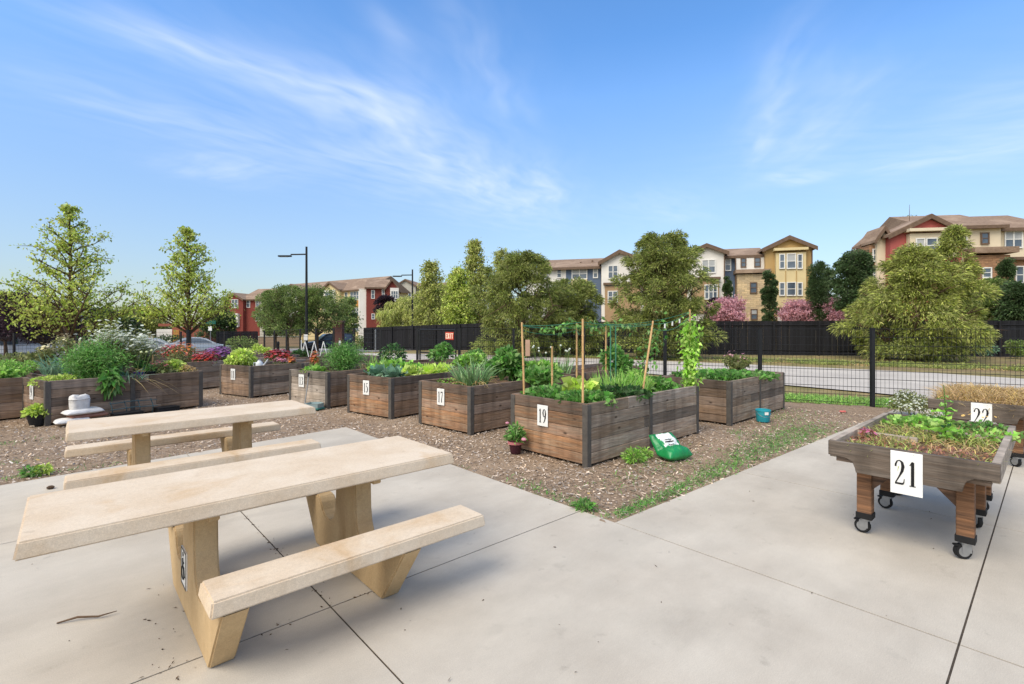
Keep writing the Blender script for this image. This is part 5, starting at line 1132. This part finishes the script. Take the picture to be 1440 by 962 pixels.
bush('pale pink flowers in front of the red band', sp(394, 12.3, .56), (.2, .12, .07), 200, .05, .03, L_OLIVE, fl=(F_PINK, 160, .022), name='pink_flowers')
bush('dark green shrub under the street lamp bed', sp(424, 16, .4), (.34, .3, .26), 1300, .08, .05, L_DARK, lumps=8)
bush('light green shrub near the corner fence post', sp(364, 21, .1), (.5, .5, .4), 1500, .1, .05, L_YEL, lumps=10)
bush('tall column of orange flowers behind bed 13', sp(443, 11.3, .5), (.10, .10, .22), 240, .05, .03, L_OLIVE, fl=(F_ORANGE, 300, .028), name='orange_flowers')
# --- beds 18, 16, 14
bush('broad bean clump standing tall at the far corner of bed 17', sp(713, 8.6, S0 - .04), (.36, .34, .32), 1300, .12, .085, L_GREEN, lumps=12)
bush('chard leaves at the near right end of bed 17', sp(760, 8.0, S0), (.3, .22, .13), 420, .12, .08, L_GREEN, up=.8)
blades('flowering onions with round white heads behind the cane frame', sp(779, 9.5, .58), 130, .34, .52, .02, L_LEEK, bend=.3, tilt=.5, name='onion_patch', fl=(F_WHITE, 11, .02))
bush('dense bright kale under the flowering onions', sp(760, 9.0, .58), (.36, .25, .17), 700, .1, .07, L_BRIGHT, up=.7)
bush('bright green leafy mass in the bed behind number 15', sp(664, 10.9, .56), (.46, .4, .22), 1300, .12, .08, L_BRIGHT, lumps=10, up=.7)
bush('leafy dark canopy on a thin stake by the exit gate', sp(671, 12.2, .72), (.24, .22, .16), 420, .09, .06, L_GREEN, lumps=6)
blades('bluish leek row at the front of the bed behind number 15', sp(617, 10.2, .56), 60, .22, .35, .024, L_BLUE, bend=.45, tilt=.35)
bush('small leafy sapling with a dark crown near the exit gate', BG(14, .68, .45, S0), (.36, .36, .34), 700, .09, .06, L_GREEN, lumps=7)
blades('spiky yellow-green shrub before the black board fence', BG(14, -.3, 2.6, 0), 420, .3, .75, .02, L_YEL, bend=.3, tilt=.8, name='spiky_shrub')
# --- bed 20
bush('strawberry plants covering bed 20', BG(20, 1.1, .6, S0), (.95, .48, .08), 1500, .08, .07, L_GREEN, flat=.3, up=.7)
bush('flowering potato bush at the far side of bed 20', BG(20, 2.15, .8, S0), (.3, .26, .24), 500, .08, .05, L_OLIVE, fl=(F_PINK, 40, .02), lumps=7)
bush('small sprig growing through the boards of bed 20', BG(20, -.06, .75, .42), (.06, .07, .05), 40, .06, .04, L_BRIGHT, stems=3)
# --- planter tables
CT = G(4.15, .22); c2 = G(7.48, .10)
def inc(x, y, z=.655, o=(4.15, .22)): return G(o[0] + x, o[1] + y, z)
t = thing('weed_cover', 'yellow-green weeds and red stonecrop in planter 21', 'weeds', inc(.9, .45), GROT)
n = 2600; P = np.stack([RNG.uniform(-.82, .82, n), RNG.uniform(-.38, .38, n), np.full(n, -.01)], -1); k = (np.sin(P[:, 0] * 6 + 1) + np.sin(P[:, 1] * 9) + RNG.normal(0, .7, n)) > -.3; Q = P[k]
geo('green_weeds', blade_geo(Q, RNG.normal(0, .5, (len(Q), 3)) + [0, 0, .8], .05 + .09 * RNG.random(len(Q)), .008, .6), leafmat('leaf_weed', C(150, 160, 70), C(122, 126, 60)), t)
n = 420; P = np.stack([RNG.uniform(-.84, -.35, n), RNG.uniform(-.4, .42, n), np.zeros(n)], -1); geo('red_stonecrop', leaf_geo(P, RNG.normal(0, .6, (n, 3)) + [0, 0, .6], .03, .016), L_RUST, t)['kind'] = 'stuff'
n = 900; P = np.stack([RNG.uniform(-.5, .84, n), RNG.uniform(-.42, .3, n), np.zeros(n)], -1); geo('dry_weeds', blade_geo(P, RNG.normal(0, .7, (n, 3)) + [0, 0, .7], .085, .006, .6), L_STRAW, t)
bush('pink flower clump in planter 21', inc(.55, .78), (.05, .06, .035), 50, .03, .02, L_RUST, fl=(leafmat('petal_magenta', C(206, 70, 130), C(180, 50, 110)), 26, .012, .01), stems=3)
t = thing('broadleaf_seedling', 'tall broad-leaved seedling in the middle of planter 21', 'plant', inc(.95, .36), 0); mb = MB()
for k in range(16): leafpatch(mb, (.0, 0, .02 + .021 * k), k * 2.4, .35 - .02 * k, .155 - .0075 * k, .10 - .005 * k, -.5)
mb.build('leaves', L_BRIGHT, t, smooth=True); MB().tube([(0, 0, -.02), (.01, 0, .2), (0, .01, .42)], [.007, .006, .003], 6).build('stem', M_STEM, t)
bush('low green clover at the back of planter 21', inc(1.45, .6), (.26, .22, .035), 360, .05, .04, L_BRIGHT, flat=.35)
bush('green seedlings at the right side of planter 21', inc(1.1, .15), (.34, .08, .035), 180, .055, .025, L_BRIGHT, flat=.3)
bush('green herb at the far right corner of planter 21', inc(1.55, .2), (.2, .12, .035), 260, .04, .018, L_GREEN, fl=(F_YELLOW, 8, .012))
t = thing('dry_grass', 'dry golden grass filling planter 22', 'grass', inc(.9, .45, .655, (7.48, .10)), GROT)
n = 7000; P = np.stack([RNG.uniform(-.84, .84, n), RNG.uniform(-.4, .4, n), np.full(n, -.01)], -1); geo('blades', blade_geo(P, RNG.normal(0, .45, (n, 3)) + [0, 0, .9], .27 * (.35 + RNG.random(n)) * (1 - .5 * (P[:, 0] / .84) ** 4), .007, .6), L_STRAW, t)
# --- open ground plants
bush('white flowered alyssum bush behind planter 21', sp(1282, 8.5, 0), (.46, .4, .24), 1800, .05, .02, L_OLIVE, fl=(F_WHITE, 520, .017, .0), lumps=14, name='white_alyssum')
bush('trailing white alyssum under planter 22', sp(1318, 7.8, 0), (.26, .2, .09), 900, .05, .02, L_OLIVE, fl=(F_WHITE, 200, .016, .0), name='white_alyssum')
bush('bright green weed at the side of bed 19 by the soil bag', G(4.78, 3.22, 0), (.12, .10, .07), 260, .06, .022, L_BRIGHT, stems=5, name='weed')
bush('smaller weed touching the soil bag', G(5.02, 3.24, 0), (.08, .08, .06), 160, .055, .022, L_BRIGHT, stems=4, name='weed')
bush('yellow flowering weed at the corner of the patio', G(3.23, 2.66, 0), (.08, .07, .025), 130, .06, .02, L_GREEN, fl=(F_YELLOW, 4, .018), stems=4, name='weed')
bush('weed with a yellow flower at the left patio edge', G(-.28, 7.12, 0), (.08, .07, .04), 110, .05, .02, L_GREEN, fl=(F_YELLOW, 3, .022), stems=4, name='weed')
bush('pale green weed at the left patio edge', G(-.2, 7.13, 0), (.07, .06, .04), 120, .045, .03, L_YEL, stems=4, name='weed')
# ------------------------------------------------------------------ loose garden things
def pillow_geo(sx, sy, sz, n=22, wr=.12, seed=0):
    rs = np.random.default_rng(seed); t = np.linspace(-1, 1, n); X, Y = np.meshgrid(t, t)
    T = np.clip((1 - X ** 4) * (1 - Y ** 4), 0, 1) ** .38; w = sum(np.sin(X * rs.uniform(2, 7) + Y * rs.uniform(2, 7) + rs.uniform(0, 6)) for _ in range(4)) * wr / 2
    pin = 1 - .06 * (Y ** 2) ; V = []; 
    top = np.stack([X * sx * (1 - .05 * Y ** 2), Y * sy * (1 - .05 * X ** 2), sz * (T * (1 + w) + .02)], -1).reshape(-1, 3)
    bot = np.stack([X * sx * (1 - .05 * Y ** 2), Y * sy * (1 - .05 * X ** 2), -sz * (T * .55 + .02)], -1).reshape(-1, 3)
    i = np.arange(n * n).reshape(n, n); F = np.stack([i[:-1, :-1], i[:-1, 1:], i[1:, 1:], i[1:, :-1]], -1).reshape(-1, 4)
    Fb = F[:, ::-1] + n * n; e = []
    ring = np.concatenate([i[0, :-1], i[:-1, -1], i[-1, :0:-1], i[:0:-1, 0]]); r2 = np.roll(ring, -1)
    Fe = np.stack([ring, ring + n * n, r2 + n * n, r2], -1)
    return np.concatenate([top, bot]), np.concatenate([F, Fb, Fe])
def smooth(o): o.data.polygons.foreach_set('use_smooth', [True] * len(o.data.polygons)); return o
def sack(label, loc, rz, sx, sy, sz, m, seed, name='sack', group='sacks by bed 9'):
    o = smooth(geo(name, pillow_geo(sx, sy, sz, seed=seed), m)); o.location = loc; o.rotation_euler = (0, 0, rz); return tag(o, label, 'sack', group)
M_SACK = mk('white_woven_sack', C(222, 220, 216), C(196, 193, 190), 6, rough=.7, bump=.6, bscale=11)
M_SACKB = mk('brown_sack', C(150, 104, 84), C(120, 84, 70), 6, rough=.6, bump=.2, bscale=14)
b9 = bz(9)
sack('white sack at the bottom of the pile by bed 9', BG(9, .26, -.24, .05), b9 - .12, .22, .14, .05, M_SACK, 1)
sack('brown sack in the middle of the pile by bed 9', BG(9, .47, -.19, .105), b9, .25, .15, .05, M_SACKB, 2)
sack('white sack lying on the brown sack by bed 9', BG(9, .40, -.21, .175), b9 + .05, .25, .15, .052, M_SACK, 3)
def tote():
    t = thing('white_tote', 'white cloth tub standing on the sack pile', 'tub', BG(9, .36, -.20, .225), b9 + .12); t.scale = (.66, .66, .66)
    n = 40; rows = []
    for k, (w, d, z) in enumerate([(.02, .02, .0), (.165, .125, 0), (.178, .135, .02), (.185, .14, .13), (.188, .142, .235), (.192, .146, .24), (.192, .146, .25), (.186, .14, .256), (.18, .135, .31), (.15, .11, .335), (.06, .04, .328), (.01, .01, .325)]):
        rows.append([(math.copysign(abs(math.cos(a)) ** .55, math.cos(a)) * w * (1 + .02 * math.sin(7 * a + k)), math.copysign(abs(math.sin(a)) ** .55, math.sin(a)) * d * (1 + .02 * math.sin(5 * a + k * 2)), z + (.016 * math.sin(4 * a + .7 * k) if k > 7 else 0)) for a in [2 * math.pi * q / n for q in range(n)]])
    V = [p for r in rows for p in r]; F = [(i * n + q, i * n + (q + 1) % n, (i + 1) * n + (q + 1) % n, (i + 1) * n + q) for i in range(len(rows) - 1) for q in range(n)]
    MB().add(V[:6 * n], [f for f in F if max(f) < 6 * n]).build('body', M_SACK, t, smooth=True)
    MB().add(V[5 * n:], [tuple(i - 5 * n for i in f) for f in F if min(f) >= 5 * n]).build('folded_top', M_SACK, t, smooth=True)
    q = MB(); lp = [Vector(p) * 1.012 + Vector((0, 0, .0)) for p in rows[4]]; q.tube(lp + lp[:1], .004, 5); q.build('drawstring', M_POST, t)
tote()
def pot(label, loc, r, h, m, plant, name='plant_pot', taper=.72, rim=True):
    t = thing(name, label, 'plant pot', loc); p = [(r * taper, 0), (r, h), (r * 1.07, h), (r * 1.07, h - .025) if False else (r * 1.07, h + .012), (r * .95, h + .012), (r * .93, h - .03), (.002, h - .03)]
    MB().lathe(p, 24).build('pot', m, t, smooth=True)
    n, L, W, lm, rr, hh = plant; u, d = ball(n, (rr, rr, hh), .1); u[:, 2] = np.abs(u[:, 2]) + h
    geo('foliage', leaf_geo(u, d + RNG.normal(0, .4, (n, 3)) + [0, 0, .5], L, W), lm, t); return t
pot('black tub of lime green leaves at the corner of bed 9', sp(53, 7.75), .135, .16, M_BPOT, (420, .08, .05, L_YEL, .15, .14))
pot('black pot of cream flowers at the left edge bed', sp(10, 8.6), .16, .15, M_BPOT, (260, .07, .05, L_OLIVE, .16, .16))
pot('terracotta pot half out of sight at the left edge', sp(-6, 8.7), .14, .17, mk('terracotta', C(196, 110, 66), C(170, 92, 54), 4), (200, .06, .04, L_OLIVE, .1, .12))
p = pot('dark red pot with a leggy flower beside bed 19', G(4.05, 4.42), .085, .145, mk('maroon_pot', C(74, 36, 44), C(48, 24, 32), 3, rough=.4), (260, .075, .025, L_GREEN, .1, .2))
MB().lathe([(.088, .112), (.096, .115), (.096, .145), (.088, .148)], 24).build('rim_band', mk('pink_band', C(190, 120, 120), C(160, 96, 100), 4), p)
MB().lathe([(.004, .0), (.03, .008), (.034, .02), (.022, .035), (.004, .04)], 10, (.1, -.1, .17)).build('flower', F_PINK, p); MB().tube([(.02, -.02, .16), (.07, -.07, .22), (.1, -.1, .19)], .004, 5).build('flower_stem', M_STEM, p)
MB().lathe([(.004, .0), (.022, .008), (.024, .02), (.004, .03)], 10, (-.1, .06, .34)).build('flower', F_PINK, p); MB().tube([(-.02, .02, .16), (-.07, .05, .28), (-.1, .06, .345)], .004, 5).build('flower_stem', M_STEM, p)
pot('small black pot resting on the soil of bed 9', BG(9, 1.5, .22, S0), .09, .12, M_BPOT, (60, .08, .03, L_GREEN, .06, .12))
pot('purple pot resting on the soil of bed 9', BG(9, 1.32, .2, S0), .085, .12, mk('purple_pot', C(92, 64, 150), C(78, 52, 130), 4, rough=.4), (40, .06, .03, L_STRAW, .05, .08))
pot('second black pot at the back of bed 9', BG(9, 1.45, .5, S0), .1, .16, M_BPOT, (60, .09, .03, L_GREEN, .06, .16))
def bucket():
    t = thing('teal_bucket', 'teal plastic bucket standing against bed 20', 'bucket', sp(1073, 8.04))
    m = mk('teal_plastic', C(52, 158, 172), C(40, 140, 156), 3, rough=.35)
    MB().lathe([(.098, 0), (.10, .004), (.112, .17), (.118, .172), (.118, .192), (.112, .195), (.106, .19), (.094, .012), (.002, .012)], 28).build('body', m, t, smooth=True)
    MB().lathe([(.1095, .12), (.1115, .121), (.1125, .132), (.1115, .134)], 28).build('rib', m, t)
    MB().tube([(.117 * math.cos(a), -.117 * math.sin(a) * .9 - .0, .17 - .09 * math.sin(a)) for a in [math.pi * i / 12 for i in range(13)]], .003, 5).build('handle', M_ALU, t)
    MB().box(-.03, .03, -.116, -.112, .12, .165).build('label_patch', M_WHITE, t)
bucket()
def soil_bag():
    o = G(5.30, 3.20); t = thing('soil_bag', 'green and white bag of potting soil slumped against bed 19', 'bag', o, GROT - .25); t.scale = (.9, .9, .9)
    mg = mk('green_film', C(30, 140, 78), C(22, 120, 64), 5, rough=.35, spec=.5, bump=.2, bscale=9); mw = mk('white_film', C(226, 230, 226), C(204, 210, 208), 5, rough=.35, spec=.5, bump=.2, bscale=9)
    n = 34; T_ = np.linspace(-1, 1, n); A, S = np.meshgrid(T_, np.linspace(0, 1, n)); rs = np.random.default_rng(4)
    w = .215 * (1 - .10 * np.abs(2 * S - 1) ** 3)                       # half width along the bag
    th = .10 * np.clip((1 - np.abs(A) ** 2.6) * (1 - np.abs(2 * S - 1) ** 5), 0, 1) ** .5 * (1.25 - .7 * S) + .004
    wr = .010 * np.abs(np.sin(7 * A + 11 * S)) + .009 * np.abs(np.sin(13 * S - 5 * A + 1)) - .008 + .004 * np.sin(23 * A + 9 * S) + rs.normal(0, .0016, A.shape)
    # the spine lies on the chips for half its length, then props up against the boards
    sl = S * .50; bend = .23; ang = .95
    y0 = np.where(sl < bend, sl, bend + (sl - bend) * math.cos(ang)) - .38; z0 = np.where(sl < bend, .0, (sl - bend) * math.sin(ang)) + .055
    f = np.clip((sl - bend + .06) / .12, 0, 1); an = ang * f * f * (3 - 2 * f); ny, nz = -np.sin(an), np.cos(an)
    X = A * w + .02 * np.sin(3 * S); top = np.stack([X, y0 + ny * (th + wr), z0 + nz * (th + wr)], -1).reshape(-1, 3); bot = np.stack([X, y0 - ny * th * .5, np.maximum(.0, z0 - nz * th * .55)], -1).reshape(-1, 3)
    i = np.arange(n * n).reshape(n, n); F = np.stack([i[:-1, :-1], i[:-1, 1:], i[1:, 1:], i[1:, :-1]], -1).reshape(-1, 4)
    ring = np.concatenate([i[0, :-1], i[:-1, -1], i[-1, :0:-1], i[:0:-1, 0]]); r2 = np.roll(ring, -1)
    V = np.concatenate([top, bot]); F = np.concatenate([F, F[:, ::-1] + n * n, np.stack([ring, ring + n * n, r2 + n * n, r2], -1)])
    b = smooth(geo('body', (V, F), mg, t)); b.data.materials.append(mw)
    for k in range((n - 1) * (n - 1)):
        r, c = divmod(k, n - 1)
        if .50 < r / n < .93 and abs(c / n - .5 + .05 * math.sin(r * .5)) < .30 - .12 * max(0, .60 - r / n) * 5: b.data.polygons[k].material_index = 1
    ink = MB(); g = top.reshape(n, n, 3)
    for r, c0, c1, rad in ((23, 11, 23, .010), (25, 12, 22, .006), (20, 13, 21, .005)): ink.tube([Vector(g[r, c]) + Vector((0, -.003, .003)) for c in range(c0, c1)], rad * .8, 5)
    ink.build('print', M_INK, t)
soil_bag()
def small_left():
    t = thing('plant_cage', 'blue-green metal plant cage lying against bed 9', 'plant cage', BG(9, .78, -.10), b9); t.scale = (.66, .8, .8); m = mk('verdigris_paint', C(72, 96, 100), C(58, 80, 84), 6, rough=.6)
    for k in range(4):
        x = .04 + k * .30; q = MB(); q.tube([(x, -.02, .0), (x + .01, -.06, .16), (x - .03, -.02, .34)], .011, 6); q.build('leg', m, t)
    for z, y in ((.30, -.03), (.17, -.055)): MB().tube([(-.0, y, z), (.5, y - .02, z + .02), (1.05, y, z - .01)], .010, 6).build('rail', m, t)
    for (u, X_, w) in ((228, 1.62, .17), (152, .98, .2)):
        b = thing('black_tray', 'black plastic tray under the bed 9 right post' if u == 228 else 'black plastic tray under the plant cage', 'tray', BG(9, X_, -.15 if u == 228 else -.26), b9)
        mb = MB(); mb.box(-w, w, -.11, -.10, 0, .085).box(-w, w, .10, .11, 0, .085).box(-w, -w + .01, -.099, .099, 0, .085).box(w - .01, w, -.099, .099, 0, .085).box(-w + .011, w - .011, -.099, .099, .0, .01)
        mb.build('tray', M_BPOT, b, bevel=.003, seg=1); MB().box(-w - .012, w + .012, -.122, .122, .0855, .092).box(-w, w, -.1, .1, .06, .066).build('rim', M_BPOT, b)
    j = thing('watering_jug', 'white watering jug on the rim of bed 11', 'jug', BG(11, .28, .12, .60)); mw = mk('cloudy_plastic', C(206, 210, 212), C(186, 190, 194), 4, rough=.4)
    MB().lathe([(.075, 0), (.08, .01), (.08, .13), (.05, .17), (.03, .19), (.03, .21)], 20).build('body', mw, j, smooth=True); MB().tube([(.07, 0, .06), (.15, 0, .16), (.19, 0, .22)], [.02, .014, .012], 8).build('spout', mw, j)
    MB().tube([(-.06, 0, .15), (-.13, 0, .14), (-.13, 0, .06), (-.078, 0, .04)], .011, 8).build('handle', mw, j)
    t = thing('lid_box', 'clear box with a teal lid leaning at the foot of bed 13', 'box', BG(13, -.20, .12), bz(13) + .2)
    MB().lathe([(.17, .0), (.185, .015), (.185, .03), (.17, .034)], 6, sy=1.1).build('lid', mk('teal_lid', C(60, 120, 112), C(48, 104, 98), 4, rough=.4), t)
    MB().lathe([(.16, .036), (.165, .11), (.17, .115), (.155, .115), (.15, .05)], 6, sy=1.1).build('tub', mk('clear_plastic', C(150, 166, 166), C(130, 150, 150), 4, rough=.2), t)
    w = thing('metal_wand', 'thin grey watering wand leaning on the sign of bed 13', 'watering wand', BG(13, -.09, .50), bz(13)); MB().tube([(-.06, 0, .0), (0, 0, .35), (.035, 0, .62)], .011, 7).build('rod', M_ALU, w); MB().tube([(.03, 0, .58), (.038, 0, .66)], .02, 8).build('grip', M_BPOT, w)
    s = tag(MB().tube([(0, 0, -.1), (.01, 0, .42)], .012, 7).build('cane_stake', M_BAMBOO), 'single bamboo cane upright in bed 9', 'cane'); s.location = BG(9, 1.62, .45, S0)
    a = thing('white_stake_frame', 'white A-shaped stakes behind the fennel of bed 13', 'stakes', BG(6, 1.7, -.3, S0))
    for x in (-.3, .0, .3): MB().tube([(x - .12, 0, 0), (x, 0, .5)], .014, 6).tube([(x + .12, 0, 0), (x, 0, .5)], .014, 6).build('stake', M_WHITE, a)
    MB().tube([(-.42, 0, 0), (-.42, 0, .55)], .012, 6).build('stake', M_WHITE, a)
    b = tag(MB().box(-.045, .045, -.01, .01, 0, .32).build('wooden_marker', mk('pale_board', C(196, 160, 138), C(176, 142, 120), 5)), 'short pale wooden marker post among the greens behind bed 17', 'marker'); b.location = sp(742, 9.6, .98)
    tw = tag(MB().tube([(0, 0, .006), (.08, .03, .02), (.17, .05, .012), (.24, .085, .02)], [.004, .006, .005, .002], 5).tube([(.17, .05, .012), (.22, .045, .025)], [.003, .001], 4).build('twig', M_BARK), 'dry forked twig on the concrete at lower left', 'twig')
    tw.location = Vector((U(80, 690 * 1.52 / 416), 690 * 1.52 / 416, 0))
    st = tag(MB().lathe([(.01, 0), (.028, .008), (.03, .02), (.015, .03)], 9).build('pebble', M_BARK), 'dark round pebble on the patio left of the tables', 'pebble'); st.location = Vector((U(71, 4.65), 4.65, 0))
    o = smooth(geo('red_wrapper', pillow_geo(.05, .04, .016, 10, .5, 9), mk('red_film', C(196, 112, 104), C(176, 90, 84), 5))); o.location = sp(1185, 8.9, .01); tag(o, 'crumpled red wrapper on the wood chips near the fence', 'wrapper')
small_left()

# ------------------------------------------------------------------ loose stuff on the ground
def scatter_garden(n, x0, x1, y0, y1, near=1.6):
    X = RNG.uniform(x0, x1, n); Y = RNG.uniform(y0, y1, n); k = garden_in(X, Y); X, Y = X[k], Y[k]
    d = np.hypot(X, Y); k = RNG.random(len(X)) < np.clip((6.5 / d) ** near, 0, 1); return X[k], Y[k]
def gw(X, Y, Z): wx = X * CG - Y * SG; wy = X * SG + Y * CG; return np.stack([wx, wy, Z + terr_np(wx, wy)], -1)
M_CHIP = mk('wood_chips', C(204, 180, 152), C(138, 116, 95), 12, rough=.9, island=.55, sat=.6)
def chips():
    X, Y = scatter_garden(170000, -9, 10.5, 2, 14); n = len(X); P = gw(X, Y, RNG.uniform(-.016, .008, n))
    D = RNG.normal(0, 1, (n, 3)) * [1, 1, .28]; L = .016 + .042 * RNG.random(n) ** 2; W = .006 + .012 * RNG.random(n)
    D = unit(D); S = unit(np.cross(D, [0, 0, 1.0] + RNG.normal(0, .45, (n, 3)))); L = L[:, None]; W = W[:, None]
    V = np.stack([P - D * L / 2 - S * W / 2, P + D * L / 2 - S * W / 2 * .6, P + D * L / 2 + S * W / 2 * .6, P - D * L / 2 + S * W / 2], 1).reshape(-1, 3)
    tag(geo('wood_chips', (V, np.arange(4 * n).reshape(n, 4)), M_CHIP), 'loose wood chips covering the garden floor', 'wood chips', kind='stuff')
chips()
def grass(name, label, P, h, m, w=.006, bend=.6):
    n = len(P); o = geo(name, blade_geo(P, RNG.normal(0, .45, (n, 3)) + [0, 0, .9], h * (.4 + .9 * RNG.random(n)), w, bend, 3), m); tag(o, label, 'grass', kind='stuff')
def edge_weeds(f=.45):
    Ps = []
    for cx, cy, sx, sy, n in [(3.5, 2.42, .22, .05, 500), (4.1, 2.40, .35, .06, 800), (4.9, 2.42, .4, .09, 900), (5.6, 2.46, .4, .12, 1000), (6.4, 2.5, .5, .18, 1600), (7.3, 2.5, .5, .25, 2000), (8.2, 2.5, .5, .3, 2200),
                              (3.32, 3.4, .08, .2, 160), (3.28, 2.9, .06, .3, 220), (4.3, 2.9, .5, .2, 220), (5.2, 2.8, .5, .2, 300), (7.3, 3.1, .12, .1, 160), (9.2, 3.1, .5, .3, 700), (3.23, 4.6, .03, .5, 60), (-.2, 7.12, .5, .06, 260), (-1.2, 8.0, .5, .12, 420), (-.8, 9.3, .5, .2, 360)]:
        n = int(n * f); X = RNG.normal(cx, sx, n); Y = RNG.normal(cy, sy * .8, n); k = garden_in(X, Y); Ps.append(gw(X[k], Y[k], np.full(k.sum(), -.012)))
    grass('edge_grass', 'tufts of grass along the edge of the concrete', np.concatenate(Ps), .07, L_GREEN, .007, .7)
edge_weeds()
def verge():
    def band(a, b, n, w0, w1):
        t = RNG.random(n); s = RNG.uniform(w0, w1, n); a, b = np.array(a), np.array(b); d = (b - a) / np.linalg.norm(b - a); nn = np.array([-d[1], d[0]]); p = a + (b - a) * t[:, None] + nn * s[:, None]
        return np.c_[p, terr_np(p[:, 0], p[:, 1]) - .04]
    grass('verge_grass', 'green grass strip between the wire fence and the drive', np.concatenate([band((5.6, 10.3), (12.2, 7), 9000, .15, 1.5), band((7.5, 9.6), (14, 6), 4000, .1, 1.2), band((0, 13.2), (5.6, 10.4), 3000, .3, 2.0)]), .16, L_BRIGHT, .012)
    Q = np.concatenate([band((9, 23.0), (20, 16.3), 14000, .6, 3.2), band((19, 17), (27, 8), 9000, .8, 4), band((-4, 30.4), (9, 23), 8000, .4, 2.4)])
    cl = np.sin(Q[:, 0] * 2.3 + 1.3 * np.sin(Q[:, 1] * 1.1)) * np.sin(Q[:, 1] * 1.9 + Q[:, 0] * .6) + RNG.normal(0, .45, len(Q))
    grass('wild_grass', 'uneven yellow-green grass beyond the drive', Q[cl > .25], .36, leafmat('leaf_wildgrass', C(150, 156, 72), C(122, 136, 56)), .02, .8)
    grass('weedy_grass', 'darker olive weeds mixed in the grass beyond the drive', Q[(cl < .1) & (cl > -.3)], .26, L_OLIVE, .02, .9)
    grass('straw_grass', 'bleached straw patches beyond the drive', Q[(cl < -.75)], .14, L_STRAW, .02, 1.0)
    grass('dry_verge', 'dry straw grass beyond the left fence', np.concatenate([band((-24, 19), (-13.6, 28.6), 3500, 0, 2.2), band((-13, 27), (-2, 16.5), 3000, -2, -.3)]), .16, L_STRAW, .02)
verge()
def litter():
    n = 80; X = RNG.uniform(-1, 3.1, n); Y = RNG.uniform(.5, 6, n); m = 22
    X = np.r_[X, RNG.uniform(.3, .5, m), RNG.normal(1.06, .025, 40), RNG.uniform(0, 1.4, 30), RNG.uniform(3, 6.5, 24)]; Y = np.r_[Y, RNG.uniform(2.5, 3.6, m), RNG.uniform(2.6, 4.4, 40), RNG.normal(2.65, .02, 30), RNG.uniform(-.8, 2, 24)]; n = len(X)
    P = gw(X, Y, np.full(n, .004)); D = RNG.normal(0, 1, (n, 3)) * [1, 1, .25]
    tag(geo('leaf_litter', leaf_geo(P, D, .008 + .026 * RNG.random(n) ** 3, .007, 0), mk('dead_leaf', C(92, 72, 52), C(54, 42, 32), 9, island=.4)), 'crumbs of dead leaf strewn over the concrete', 'leaf litter', kind='stuff')
litter()
